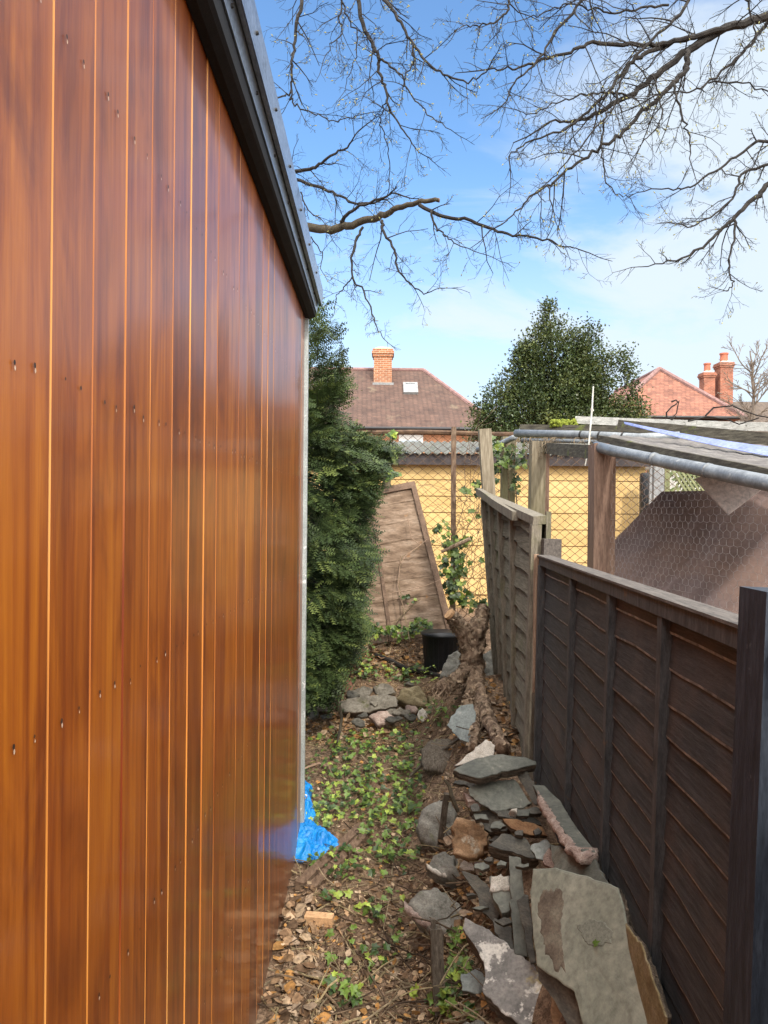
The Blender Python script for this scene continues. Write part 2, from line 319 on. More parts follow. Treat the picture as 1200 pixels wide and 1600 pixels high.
M['fence_dark'] = simple('dark_stained_boards', [(0.3, (0.018, 0.020, 0.0225)), (0.5, (0.036, 0.038, 0.041)), (0.72, (0.066, 0.067, 0.070))], 7, 0.62, 0.4, 0.004, aniso=(3, 1.5, 22), rand=False, spots=[(3.2, 0.50, 0.18, (0.070, 0.058, 0.054)), (26, 0.68, 0.05, (0.075, 0.065, 0.058))])
M['fence_frame'] = simple('dark_stained_frame', [(0.3, (0.028, 0.030, 0.032)), (0.5, (0.054, 0.055, 0.058)), (0.72, (0.092, 0.092, 0.094))], 9, 0.62, 0.35, 0.004, aniso=(9, 9, 1.6), rand=False, spots=[(14, 0.64, 0.06, (0.12, 0.075, 0.045))])
M['fence_bare'] = simple('bare_waney_edge', [(0.3, (0.10, 0.115, 0.125)), (0.5, (0.26, 0.29, 0.305)), (0.72, (0.46, 0.49, 0.50))], 40, 0.85, 0.5, 0.004, rand=False)
M['fence_cap'] = simple('weathered_cap', [(0.3, (0.05, 0.044, 0.040)), (0.7, (0.14, 0.122, 0.108))], 12, 0.85, 0.4, 0.004, aniso=(8, 1.2, 8), rand=False)
M['fence_old'] = simple('weathered_green_grey_boards', [(0.3, (0.075, 0.067, 0.048)), (0.5, (0.145, 0.130, 0.096)), (0.72, (0.225, 0.20, 0.15))], 6, 0.85, 0.45, 0.004, aniso=(4, 1.4, 20), rand=False, spots=[(2.6, 0.54, 0.16, (0.085, 0.088, 0.036))])
M['fence_old_frame'] = simple('weathered_battens', [(0.3, (0.095, 0.082, 0.062)), (0.5, (0.165, 0.145, 0.112)), (0.72, (0.25, 0.222, 0.175))], 8, 0.85, 0.4, 0.004, aniso=(10, 10, 1.4), rand=False, spots=[(2.2, 0.56, 0.16, (0.11, 0.11, 0.045))])
M['fence_old_edge'] = simple('old_board_edge', [(0.3, (0.03, 0.025, 0.018)), (0.7, (0.09, 0.075, 0.05))], 30, 0.9, 0.4, 0.004, rand=False)
M['panel_brown'] = simple('weathered_brown_boards', [(0.28, (0.075, 0.047, 0.030)), (0.46, (0.175, 0.117, 0.078)), (0.58, (0.255, 0.180, 0.127)), (0.75, (0.34, 0.26, 0.195))], 3.4, 0.85, 0.3, 0.005, aniso=(1.5, 1, 6.5), rot=(0, 0.18, 0), rand=False, spots=[(5, 0.62, 0.08, (0.33, 0.17, 0.075))])
M['panel_brown_frame'] = simple('brown_panel_frame', [(0.3, (0.095, 0.060, 0.042)), (0.7, (0.22, 0.145, 0.10))], 14, 0.85, 0.4, 0.004, rand=False)
def moss_post(name, stops, z0, z1, moss=(0.105, 0.110, 0.022), amt=0.85):
    m, t, b = base_mat(name, 0.85, 0.25); v = posn(t, (12, 12, 1.3)); f = noise_tex(t, v, 6, 7, 0.6); c = ramp(t, f, stops)
    g = t.nodes.new('ShaderNodeNewGeometry'); s_ = t.nodes.new('ShaderNodeSeparateXYZ'); t.links.new(g.outputs['Position'], s_.inputs[0])
    mr_ = nd(t, 'ShaderNodeMapRange'); t.links.new(mth(t, 'ADD', s_.outputs[2], mth(t, 'MULTIPLY', noise_tex(t, posn(t, (3, 3, 1)), 5, 5), 0.5)), mr_.inputs[0])
    mr_.inputs[1].default_value = z1; mr_.inputs[2].default_value = z0; mr_.inputs[4].default_value = amt
    c = mixrgb(t, mr_.outputs[0], c, moss); t.links.new(c, b.inputs['Base Color']); bump(t, b, f, 0.45, 0.004); return m
GREYW = [(0.3, (0.105, 0.085, 0.058)), (0.5, (0.19, 0.158, 0.112)), (0.72, (0.29, 0.25, 0.185))]
M['post_moss'] = moss_post('mossy_post', GREYW, 1.25, 1.95)
M['post_green'] = moss_post('green_post', GREYW, 1.2, 2.9, (0.125, 0.135, 0.035), 0.8)
M['post_grey'] = moss_post('grey_green_post', GREYW, 1.2, 2.4, (0.17, 0.165, 0.075), 0.75)
M['post_brown'] = simple('brown_timber_post', [(0.28, (0.085, 0.050, 0.036)), (0.5, (0.175, 0.110, 0.080)), (0.72, (0.25, 0.168, 0.125))], 5, 0.8, 0.35, 0.004, aniso=(13, 13, 1.1), rand=False, spots=[(9, 0.70, 0.03, (0.05, 0.03, 0.02))])
M['post_black'] = simple('blue_black_post', [(0.3, (0.011, 0.016, 0.024)), (0.5, (0.020, 0.027, 0.040)), (0.72, (0.040, 0.050, 0.068))], 8, 0.55, 0.4, 0.004, aniso=(12, 12, 1.5), rand=False, spots=[(20, 0.66, 0.05, (0.10, 0.11, 0.12))])
M['pale_lath'] = simple('pale_split_lath', [(0.3, (0.16, 0.10, 0.065)), (0.5, (0.28, 0.185, 0.125)), (0.72, (0.40, 0.29, 0.21))], 8, 0.8, 0.3, 0.003, aniso=(14, 14, 1.4), rand=False)
M['pipe'] = simple('weathered_grey_pipe', [(0.3, (0.10, 0.11, 0.12)), (0.5, (0.155, 0.17, 0.185)), (0.72, (0.24, 0.26, 0.275))], 11, 0.38, 0.08, 0.002, spec=0.6, rand=False, spots=[(16, 0.63, 0.08, (0.33, 0.34, 0.33)), (40, 0.68, 0.04, (0.06, 0.06, 0.055))])
M['black_tie'] = simple('black_tie', [(0.3, (0.01, 0.01, 0.01)), (0.7, (0.025, 0.025, 0.025))], 20, 0.5, 0)
M['roof_board'] = simple('damp_mossy_board', [(0.28, (0.030, 0.026, 0.020)), (0.5, (0.068, 0.060, 0.046)), (0.72, (0.125, 0.115, 0.085))], 10, 0.85, 0.6, 0.006, aniso=(1.5, 1.5, 8), rand=False, spots=[(9, 0.60, 0.08, (0.10, 0.115, 0.03)), (18, 0.67, 0.05, (0.20, 0.19, 0.17))])
M['roof_sheet'] = simple('weathered_roof_sheet', [(0.28, (0.06, 0.054, 0.050)), (0.5, (0.12, 0.108, 0.10)), (0.72, (0.20, 0.185, 0.17))], 9, 0.85, 0.5, 0.006, rand=False, spots=[(7, 0.6, 0.1, (0.08, 0.085, 0.035))])
M['white_board'] = simple('lichen_white_board', [(0.28, (0.24, 0.235, 0.215)), (0.5, (0.42, 0.415, 0.385)), (0.72, (0.56, 0.55, 0.52))], 24, 0.85, 0.5, 0.004, aniso=(1, 1, 4), rand=False, spots=[(26, 0.62, 0.05, (0.13, 0.125, 0.105))])
M['blue_strip'] = simple('pale_blue_plastic', [(0.3, (0.13, 0.165, 0.36)), (0.7, (0.20, 0.24, 0.46))], 9, 0.35, 0.05, 0.002, rand=False)
M['brown_sheet'] = simple('brown_board_sheet', [(0.28, (0.105, 0.070, 0.060)), (0.5, (0.150, 0.104, 0.090)), (0.72, (0.205, 0.148, 0.128))], 3.2, 0.75, 0.15, 0.004, aniso=(2.0, 0.7, 2.0), rot=(0.4, 0.5, 0.2), rand=False, spots=[(2.0, 0.56, 0.14, (0.21, 0.15, 0.115))])
M['pale_sheet'] = simple('pale_grey_sheet', [(0.3, (0.55, 0.48, 0.46)), (0.7, (0.68, 0.61, 0.59))], 6, 0.75, 0.1, 0.003, rand=False)
M['netting'] = simple('galvanised_netting', [(0.3, (0.22, 0.21, 0.205)), (0.7, (0.42, 0.41, 0.40))], 30, 0.5, 0, metal=0.3)
M['rust'] = simple('rusty_wire', [(0.28, (0.040, 0.022, 0.014)), (0.5, (0.085, 0.048, 0.028)), (0.72, (0.15, 0.09, 0.05))], 18, 0.8, 0.3, 0.002, rand=False)
M['rust_post'] = simple('rusty_post', [(0.28, (0.05, 0.028, 0.018)), (0.5, (0.12, 0.075, 0.048)), (0.72, (0.22, 0.165, 0.115))], 9, 0.85, 0.4, 0.003, aniso=(6, 6, 1.5), rand=False)
def yellow_wall():
    m, t, b = base_mat('yellow_painted_boards', 0.75, 0.3)
    f = noise_tex(t, posn(t, (1, 1, 1.8)), 2.6, 8, 0.65)
    c = ramp(t, f, [(0.28, (0.40, 0.26, 0.10)), (0.48, (0.54, 0.365, 0.15)), (0.70, (0.63, 0.445, 0.20))])
    f2 = noise_tex(t, posn(t, (1, 1, 1)), 26, 5, 0.7); mr_ = nd(t, 'ShaderNodeMapRange'); t.links.new(f2, mr_.inputs[0]); mr_.inputs[1].default_value = 0.58; mr_.inputs[2].default_value = 0.72; mr_.inputs[4].default_value = 0.55
    c = mixrgb(t, mr_.outputs[0], c, (0.30, 0.18, 0.08)); t.links.new(c, b.inputs['Base Color']); bump(t, b, f2, 0.25, 0.006); return m
M['yellow'] = yellow_wall()
M['garage_roof'] = simple('mossy_cement_roof', [(0.28, (0.075, 0.078, 0.066)), (0.5, (0.135, 0.135, 0.118)), (0.72, (0.215, 0.21, 0.185))], 7, 0.9, 0.5, 0.02, rand=False, spots=[(5, 0.56, 0.1, (0.085, 0.098, 0.045)), (14, 0.62, 0.06, (0.36, 0.33, 0.26))])
M['fascia_dark'] = simple('dark_garage_fascia', [(0.3, (0.022, 0.018, 0.020)), (0.7, (0.060, 0.048, 0.048))], 10, 0.75, 0.2, rand=False)
M['tile'] = brick_mat('clay_roof_tiles', ((0.135, 0.082, 0.064), (0.095, 0.061, 0.051)), (0.048, 0.034, 0.030), 0.17, 0.105, 0.010, 1.75, 0.85, [(0.55, 0.56, (0.115, 0.085, 0.062)), (1.9, 0.60, (0.20, 0.155, 0.105))])
M['tile_hip'] = brick_mat('red_clay_tiles', ((0.33, 0.150, 0.105), (0.20, 0.095, 0.075)), (0.13, 0.068, 0.05), 0.19, 0.12, 0.010, 1.5, 0.85, [(1.5, 0.64, (0.22, 0.11, 0.085))])
M['hip_tile'] = simple('hip_ridge_tile', [(0.3, (0.15, 0.085, 0.08)), (0.7, (0.30, 0.18, 0.165))], 6, 0.8, 0.2, rand=False)
M['brick'] = brick_mat('orange_brick', ((0.40, 0.165, 0.080), (0.26, 0.105, 0.058)), (0.44, 0.34, 0.25), 0.225, 0.075, 0.010)
M['brick_hot'] = brick_mat('red_chimney_brick', ((0.34, 0.115, 0.07), (0.23, 0.08, 0.052)), (0.36, 0.24, 0.18), 0.225, 0.075, 0.010)
M['grey_roof'] = brick_mat('grey_brown_tiles', ((0.135, 0.105, 0.082), (0.105, 0.085, 0.072)), (0.06, 0.05, 0.045), 0.25, 0.15, 0.012, 1.6)
M['render'] = simple('orange_brick_far', [(0.3, (0.42, 0.19, 0.10)), (0.7, (0.52, 0.26, 0.15))], 3, 0.9, 0, rand=False)
M['white_paint'] = simple('white_paint', [(0.3, (0.66, 0.66, 0.64)), (0.7, (0.8, 0.8, 0.78))], 8, 0.6, 0, rand=False)
M['cement'] = simple('cement_flaunching', [(0.3, (0.42, 0.34, 0.2)), (0.7, (0.62, 0.52, 0.32))], 8, 0.85, 0.2, rand=False)
M['pot_clay'] = simple('clay_chimney_pot', [(0.3, (0.36, 0.11, 0.065)), (0.7, (0.48, 0.17, 0.10))], 6, 0.8, 0.1, rand=False)
M['lead'] = simple('grey_lead', [(0.3, (0.16, 0.165, 0.17)), (0.7, (0.28, 0.285, 0.285))], 8, 0.6, 0.1, rand=False)
M['pane'], _t, _b = base_mat('window_glass', 0.06, 0.8); _b.inputs['Base Color'].default_value = (0.10, 0.13, 0.15, 1); _b.inputs['Metallic'].default_value = 0.55
M['pane'].node_tree.nodes['Principled BSDF'].inputs['Base Color'].default_value = (0.50, 0.56, 0.60, 1)
M['bark'] = simple('dark_bark', [(0.28, (0.008, 0.0065, 0.006)), (0.5, (0.018, 0.015, 0.013)), (0.72, (0.036, 0.030, 0.025))], 18, 0.9, 0.4, 0.004, rand=False)
M['bark_limb'] = simple('grey_brown_bark', [(0.28, (0.022, 0.017, 0.011)), (0.5, (0.052, 0.041, 0.026)), (0.72, (0.095, 0.078, 0.050))], 14, 0.9, 0.5, 0.006, rand=False)
M['bark_pale'] = simple('pale_far_bark', [(0.3, (0.12, 0.095, 0.075)), (0.7, (0.22, 0.18, 0.145))], 8, 0.9, 0, rand=False)
M['bud'] = simple('yellow_green_bud', [(0.3, (0.20, 0.19, 0.06)), (0.7, (0.34, 0.33, 0.13))], 20, 0.7, 0, rand=False)
M['stump'] = simple('rough_root_bark', [(0.28, (0.055, 0.034, 0.023)), (0.44, (0.18, 0.120, 0.080)), (0.56, (0.31, 0.22, 0.150)), (0.72, (0.47, 0.36, 0.255))], 30, 0.95, 1.0, 0.016, aniso=(1, 1, 0.45), rand=False)
M['cut_wood'] = simple('fresh_cut_wood', [(0.3, (0.42, 0.24, 0.12)), (0.7, (0.60, 0.38, 0.21))], 12, 0.8, 0.3, 0.004, rand=True)
M['orange_cut'] = simple('orange_cut_face', [(0.3, (0.40, 0.17, 0.075)), (0.7, (0.55, 0.27, 0.13))], 22, 0.85, 0.3, 0.004)
M['old_plank'] = simple('old_brown_plank', [(0.28, (0.060, 0.036, 0.024)), (0.5, (0.135, 0.085, 0.055)), (0.72, (0.22, 0.15, 0.10))], 9, 0.85, 0.5, 0.005, aniso=(9, 3, 9), rot=(0, 0, 0.6), rand=False)
M['old_stake'] = simple('rotten_grey_stake', [(0.28, (0.045, 0.035, 0.026)), (0.5, (0.105, 0.085, 0.064)), (0.72, (0.18, 0.152, 0.118))], 9, 0.9, 0.6, 0.006, aniso=(14, 14, 1.3), rand=False, spots=[(10, 0.62, 0.05, (0.17, 0.17, 0.08))])
M['bucket'] = simple('black_plastic', [(0.3, (0.010, 0.011, 0.013)), (0.7, (0.020, 0.021, 0.024))], 14, 0.42, 0.05, 0.002, rand=False)
M['tarp'], _t, _b = base_mat('blue_plastic_tarp', 0.26, 0.6)
_c = ramp(_t, noise_tex(_t, posn(_t), 12, 5), [(0.3, (0.000, 0.155, 0.50)), (0.7, (0.006, 0.27, 0.70))]); _t.links.new(_c, _b.inputs['Base Color']); bump(_t, _b, noise_tex(_t, posn(_t), 55, 5, 0.7), 0.6, 0.01)
M['eyelet'] = simple('metal_eyelet', [(0.3, (0.6, 0.6, 0.6)), (0.7, (0.75, 0.75, 0.75))], 10, 0.3, 0, metal=0.8)
M['leaf'] = attr_mat('leaf_surface', 0.42, 0.22, 0.45)
M['needle'] = attr_mat('yew_needles', 0.5, 0.16, 0.22)
M['holly'] = attr_mat('holly_leaves', 0.36, 0.12, 0.35)
M['litter'] = attr_mat('dry_litter', 0.85, 0.10, 0.2, 0.5)
M['moss'] = simple('bright_moss', [(0.3, (0.09, 0.115, 0.012)), (0.5, (0.17, 0.205, 0.022)), (0.7, (0.27, 0.30, 0.04))], 60, 0.95, 1.0, 0.012)
M['cane'] = simple('pale_cane', [(0.3, (0.30, 0.29, 0.26)), (0.7, (0.48, 0.47, 0.43))], 20, 0.7, 0, rand=False)
M['trellis'] = simple('green_trellis_slats', [(0.3, (0.12, 0.13, 0.06)), (0.7, (0.24, 0.25, 0.13))], 14, 0.85, 0, rand=False)

# ------------------------------------------------------------------ setting: the ground
def frange(a, b, st):
    n = int(round((b - a) / st)); return [a + (b - a) * i / n for i in range(n + 1)]
mb = MB(); mb.smooth = True
xs = [-600, -200, -60, -20, -8, -4, -2, -1.2] + frange(-0.75, 1.15, 0.022) + [1.3, 1.6, 2.5, 4, 8, 20, 60, 200, 600]
ys = [-200, -60, -20, -6, -2, 0, 0.6] + frange(1.0, 6.8, 0.025) + [7.5, 9, 14, 25, 50, 100, 250, 900]
for y in ys:
    for x in xs: mb.vert((x, y, G(x, y)))
nx = len(xs)
for j in range(len(ys) - 1):
    for i in range(nx - 1): mb.face((j * nx + i, j * nx + i + 1, (j + 1) * nx + i + 1, (j + 1) * nx + i))
tag(mb.build('ground', M['soil'], at=(0, 0, 0)), kind='structure')

# ------------------------------------------------------------------ the varnished shed
SX = -0.40; SY0, SY1 = -2.64, 3.48
def eave(zn, zf, y):       # heights (relative to the eye) at Y=1.45 and Y=3.5, carried on as one straight line
    return EYE + zn + (zf - zn) * (y - 1.45) / 2.05
shed = thing('garden_shed', (SX - 1.2, 1.0, G0(-0.5, 2)), 'timber shed clad in glossy orange brown vertical boards with black eaves', 'shed')
mb = MB(); nb = int(round((SY1 - SY0) / BW)); zb = EYE - 1.70; zt = EYE + 1.02
for k in range(nb):
    y0 = SY0 + k * BW; y1 = y0 + BW; gw = rnd.uniform(0.0034, 0.0058); gd = 0.0062; gi = rnd.uniform(0.35, 0.55); tilt = rnd.uniform(-0.0012, 0.0012)
    nz = 5; zs_ = [lerp(zb, zt, i / nz) for i in range(nz + 1)]
    for z0, z1 in zip(zs_, zs_[1:]):
        a0 = SX + tilt; a1 = SX - tilt
        mb.quad((a0, y0 + gw, z0), (a1, y1 - gw * 0.4, z0), (a1, y1 - gw * 0.4, z1), (a0, y0 + gw, z1), 0)
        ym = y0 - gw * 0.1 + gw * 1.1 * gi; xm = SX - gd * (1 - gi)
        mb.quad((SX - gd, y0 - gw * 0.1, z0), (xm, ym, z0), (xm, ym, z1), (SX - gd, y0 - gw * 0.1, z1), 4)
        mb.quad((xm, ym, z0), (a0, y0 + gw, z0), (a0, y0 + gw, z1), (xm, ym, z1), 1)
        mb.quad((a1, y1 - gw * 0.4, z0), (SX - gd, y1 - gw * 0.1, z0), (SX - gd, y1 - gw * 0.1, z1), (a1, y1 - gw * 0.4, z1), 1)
    for zr in (0.59, 0.158, -0.262, -0.69, -1.11, -1.50):     # nail holes, two to a board
        for yo in (0.30, 0.68):
            yc = y0 + BW * (yo + rnd.uniform(-0.06, 0.06)); zc = EYE + zr + rnd.uniform(-0.006, 0.006); rr = rnd.uniform(0.0018, 0.0029)
            i = [mb.vert((SX + 0.0022, yc + rr * math.cos(q * math.pi / 3), zc + rr * 1.3 * math.sin(q * math.pi / 3))) for q in range(6)]; mb.face(i, 2)
            if rnd.random() < 0.75:
                i = [mb.vert((SX + 0.0022, yc + 0.0012 + rr * 0.7 * math.cos(q * math.pi / 3), zc - 0.0058 + rr * 1.2 * math.sin(q * math.pi / 3))) for q in range(6)]; mb.face(i, 3)
mb.build('cladding', [M['cedar'], M['groove'], M['nail'], M['filler'], M['groove_shadow']], shed)
mb = MB(); mb.box(SX - 2.6, SX - 0.02, SY0, SY1 - 0.002, zb, zt); mb.build('wall_core', M['black_board'], shed)
mb = MB()                                                        # galvanised corner channel
cz0 = G0(-0.42, 3.5) - 0.03
mb.box(SX - 0.06, SX + 0.018, SY1 + 0.002, SY1 + 0.006, cz0, zt); mb.box(SX + 0.012, SX + 0.0155, SY1 + 0.006, SY1 + 0.05, cz0, zt)
ch = mb.build('corner_channel', M['galv'], shed)
def run(name, mat, prof, y0=-2.9, y1=3.50):
    """Extrude a closed eaves profile [(x, zn, zf)] along the wall."""
    m_ = MB(); a = [m_.vert((SX_, y0, eave(n, f, y0))) for (SX_, n, f) in prof]; b = [m_.vert((SX_, y1, eave(n, f, y1))) for (SX_, n, f) in prof]
    n = len(prof)
    for k in range(n): m_.face((a[k], b[k], b[(k + 1) % n], a[(k + 1) % n]))
    m_.face(a); m_.face(b[::-1]); return m_.build(name, mat, shed)
run('fascia_board', M['black_board'], [(-0.377, 1.00, 0.955), (-0.349, 1.015, 0.967), (-0.349, 1.16, 1.10), (-0.398, 1.17, 1.11), (-0.398, 1.00, 0.955)], y1=3.50)
lt = run('lower_trim', M['trim'], [(-0.348, 1.068, 0.99), (-0.344, 1.068, 0.99), (-0.337, 1.135, 1.06), (-0.348, 1.14, 1.065)], y1=3.52)
ut = run('upper_trim', M['trim'], [(-0.336, 1.125, 1.033), (-0.320, 1.118, 1.03), (-0.316, 1.215, 1.115), (-0.345, 1.225, 1.12)], y1=3.54)
run('roof_sheet', M['trim'], [(-0.345, 1.2255, 1.1205), (-0.345, 1.19, 1.09), (-2.9, 1.24, 1.14), (-2.9, 1.29, 1.19)], y1=3.54)
for k in range(16):
    y = 0.2 + k * 0.30
    if 1.0 < y < 3.5:
        q = MB(); q.tube([(-0.3185, y, eave(1.165, 1.072, y)), (-0.3125, y, eave(1.166, 1.073, y))], [0.006, 0.004], 8); q.build('screw_head', M['black_tie'], ut)
    y += 0.13
    if 1.0 < y < 3.5: q = MB(); q.tube([(-0.3425, y, eave(1.10, 1.025, y)), (-0.336, y, eave(1.10, 1.025, y))], [0.006, 0.004], 8); q.build('screw_head', M['black_tie'], lt)

# ------------------------------------------------------------------ fence panels
def fence_panel(name, label, BL, BR, TR, TL, nboards, battens, mb_board, mb_edge, mb_frame, mb_cap=None, frame_w=0.04, lap=0.020, wav=0.010, batten_w=0.032, group=None, left_stile=True, right_stile=True, cap_over=0.02, seed=1, bottom_rail=False, top_rail=True, tear=0.0):
    rr = random.Random(seed)
    BL, BR, TR, TL = map(Vector, (BL, BR, TR, TL)); nrm = (BR - BL).cross(TL - BL).normalized()
    def S(u, v, d=0.0): return (BL.lerp(BR, u)).lerp(TL.lerp(TR, u), v) + nrm * d
    Wd = (BR - BL).length; Ht = (TL - BL).length
    t = thing(name, (BL + BR) / 2, label, 'fence panel', group)
    m_ = MB(); nu = 48
    for i in range(nboards):
        v0 = i / nboards; v1 = min(1.0, (i + 1.25) / nboards); ph = rr.uniform(0, 50); skew = rr.uniform(-0.006, 0.006); kk = rr.uniform(0.5, 1.6)
        rings = []
        for j in range(nu + 1):
            u = j / nu; wv = wav * kk * (mnoise.noise(Vector((u * Wd * 2.6, ph, 0))) * 1.4 + 0.5 * mnoise.noise(Vector((u * Wd * 9, ph, 3)))) / Ht + skew * (u - 0.5)
            lo = max(0.0, v0 + wv) if i else 0.0
            dlo = lap + 0.004 * mnoise.noise(Vector((u * 3, ph, 7)))
            rings.append([m_.vert(S(u, v1, 0.003)), m_.vert(S(u, lo + 0.006 / Ht, dlo)), m_.vert(S(u, lo, dlo - 0.002)), m_.vert(S(u, lo - 0.001 / Ht, dlo - 0.009))])
        for a, b in zip(rings, rings[1:]):
            m_.face((a[0], a[1], b[1], b[0]), 0); m_.face((a[1], a[2], b[2], b[1]), 1); m_.face((a[2], a[3], b[3], b[2]), 1)
    m_.quad(S(0, 0, -0.012), S(0, 1, -0.012), S(1, 1, -0.012), S(1, 0, -0.012), 0)   # back of the boards
    m_.build('boards', [mb_board, mb_edge], t)
    def stick(u0, u1, v0, v1, d0, d1, nm, wob=0.0):
        q = MB(); w_ = [rr.uniform(-wob, wob) for _ in range(4)]
        q.box8([S(u0 + w_[0], v0, d0), S(u1 + w_[0], v0, d0), S(u1 + w_[0], v0, d1), S(u0 + w_[0], v0, d1), S(u0 + w_[1], v1, d0), S(u1 + w_[1], v1, d0), S(u1 + w_[1], v1, d1), S(u0 + w_[1], v1, d1)])
        return q.build(nm, mb_frame, t)
    fu = frame_w / Wd; fv = frame_w / Ht
    if top_rail: stick(0, 1, 1 - fv, 1.0, -0.012, lap + 0.020, 'top_rail')
    if bottom_rail: stick(0, 1, 0.0, fv, lap + 0.003, lap + 0.022, 'bottom_rail')
    if left_stile: stick(0, fu, 0, 1 - fv - 0.001, lap * 0.2, lap + 0.024, 'stile')
    if right_stile: stick(1 - fu, 1, 0, 1 - fv - 0.001, lap * 0.2, lap + 0.024, 'stile')
    for u in battens: stick(u - batten_w / Wd / 2, u + batten_w / Wd / 2, 0, 1 - fv - 0.001, lap * 0.2, lap + 0.017, 'batten', 0.003)
    if mb_cap:
        q = MB(); co = cap_over / Wd
        q.box8([S(-co, 1.0005, -0.02), S(1, 1.0005, -0.02), S(1, 1.0005, lap + 0.026), S(-co, 1.0005, lap + 0.026), S(-co, 1.0005 + 0.006 / Ht, -0.02), S(1, 1.0005 + 0.006 / Ht, -0.02), S(1, 1.0005 + 0.006 / Ht, lap + 0.026), S(-co, 1.0005 + 0.006 / Ht, lap + 0.026)])
        q.build('cap_rail', mb_cap, t)
    return t, S
def fx(y): return 0.529 + 0.053 * y
ZB = EYE - 1.62
ya, yb = 2.97, 0.93
fence_panel('overlap_fence', 'dark brown stained overlap fence panel with slates leaning on it', (fx(ya) - 0.02, ya, ZB), (fx(yb) - 0.03, yb, ZB), (fx(yb) + 0.004, yb, EYE - 0.178), (fx(ya), ya, EYE - 0.183),
            20, [(ya - y) / (ya - yb) for y in (2.37, 1.885, 1.485)], M['fence_dark'], M['fence_bare'], M['fence_frame'], M['fence_cap'], 0.034, 0.011, 0.008, 0.027, seed=4, right_stile=False)
pA = P(787, 1090, 4.78); pA.z -= 0.15; pB = P(834, 1215, 3.10); pB.z -= 0.10
t_old, S_old = fence_panel('overlap_fence', 'weathered green grey overlap fence panel beside the mossy post', pA, pB, P(849, 806, 3.06), P(761, 770, 4.82),
            13, [0.20, 0.405, 0.64], M['fence_old'], M['fence_old_edge'], M['fence_old_frame'], None, 0.045, 0.024, 0.022, 0.05, seed=9)
mb = MB(); mb.bar(P(759, 768, 4.84) + Vector((-0.05, 0, 0)), P(822, 800, 3.45) + Vector((-0.05, 0, -0.02)), 0.035, 0.045, (1, 0, 0), 0, 6, 0.004)
mb.build('cap_rail', M['fence_old_frame'], t_old)
def leaning_post(name, label, cat, b0, t0, wdt, dep, mat, top_mat=None, part=None, group=None):
    m_ = MB(); m_.bar(b0, t0, wdt, dep, (1, 0, 0), 0, 5, 0.0015); o = m_.build(name, mat); tag(o, label, cat, group); return o
q0 = P(787, 1075, 4.88); q0.z -= 0.2
leaning_post('fence_post', 'tall square post green with moss at the end of the grey panel', 'post', q0, P(757, 671, 4.95), 0.085, 0.075, M['post_moss'])
leaning_post('fence_post', 'short weathered post top between the dark and grey panels', 'post', Vector((fx(3.0) + 0.02, 3.04, ZB + 0.1)), P(861, 842, 3.05), 0.075, 0.07, M['fence_cap'])
leaning_post('fence_post', 'thick blue black painted post at the near end of the dark panel', 'post', Vector((0.530, 1.02, ZB - 0.1)), Vector((0.574, 1.02, EYE - 0.108)), 0.078, 0.075, M['post_black'])
mb = MB(); mb.bar(P(836, 1082, 2.985) , P(838, 866, 2.985), 0.020, 0.012, (1, 0, 0)); tag(mb.build('timber_lath', M['pale_lath']), 'pale split lath nailed upright where two fence panels meet', 'lath')
mb = MB(); mb.bar(P(854, 900, 3.12), P(857, 799, 3.12), 0.022, 0.02, (1, 0, 0), 0, 3, 0.002); tag(mb.build('broken_lath', M['fence_old_frame']), 'thin weathered upright stick at the near corner of the grey panel', 'stick')
# near panel beyond the black post: only its edge is seen
fence_panel('overlap_fence', 'blue black fence panel edge nearest the camera behind the black post', (fx(0.9) + 0.10, 1.02, ZB), (fx(0.3) + 0.12, -0.75, ZB), (fx(0.3) + 0.12, -0.75, EYE - 0.20), (fx(0.9) + 0.10, 1.02, EYE - 0.20), 14, [0.25, 0.5, 0.75], M['post_black'], M['fence_bare'], M['post_black'], None, seed=3)
# the brown panel that leans on the wire fence
fence_panel('overlap_fence', 'broken brown weathered panel leaning askew on the wire fence', P(540, 1012, 5.78), P(710, 990, 5.78), P(648, 753, 6.12), P(528, 776, 6.12),
            8, [0.42], M['panel_brown'], M['panel_brown'], M['panel_brown_frame'], None, 0.055, 0.009, 0.006, 0.03, seed=12)

# ------------------------------------------------------------------ chain link fence
YC = 6.25
cl = thing('chain_link_fence', (0.3, YC, G0(0, YC)), 'rusty chain link fence on thin posts in front of the yellow wall', 'wire fence')
mb = MB(); DX, DZ = 0.0905, 0.0735; zlo, zhi = EYE - 1.05, EYE + 0.715; x0, x1 = -2.6, 2.7
ncell = int((x1 - x0) / DX); nrow = int((zhi - zlo) / DZ * 2)
for k in range(ncell):                       # each wire zigzags down between its neighbours
    for sgn in (1, -1):
        pts = []
        for r in range(nrow + 1):
            odd = r % 2; xx = x0 + k * DX + (DX * 0.5 * odd * (1 if sgn > 0 else -1)); zc = zlo + r * DZ / 2
            sag = 0.012 * mnoise.noise(Vector((xx * 1.3, zc * 1.5, 2))); yy = YC + 0.02 * mnoise.noise(Vector((xx, zc, 5))) + 0.004 * sgn * (1 if odd else -1)
            pts.append((xx + sag, yy, zc + 0.012 * mnoise.noise(Vector((xx * 1.1, 3, zc)))))
        if sgn > 0: mb.tube(pts, 0.0037, 4)
        else: mb.tube(pts, 0.0037, 4)
mb.build('wire_mesh', M['rust'], cl)
mb = MB(); mb.tube([(x, YC - 0.008, EYE + 0.705 + 0.012 * mnoise.noise(Vector((x * 1.5, 0, 0)))) for x in frange(x0, x1, 0.1)], 0.021, 6); mb.build('top_rail', M['rust'], cl)
mb = MB(); a = P(708, 960, 6.18); mb.bar(a - Vector((0, 0, 0.3)), P(709, 667, 6.18), 0.042, 0.03, (1, 0, 0), 0, 5, 0.001); mb.build('post', M['rust_post'], cl)
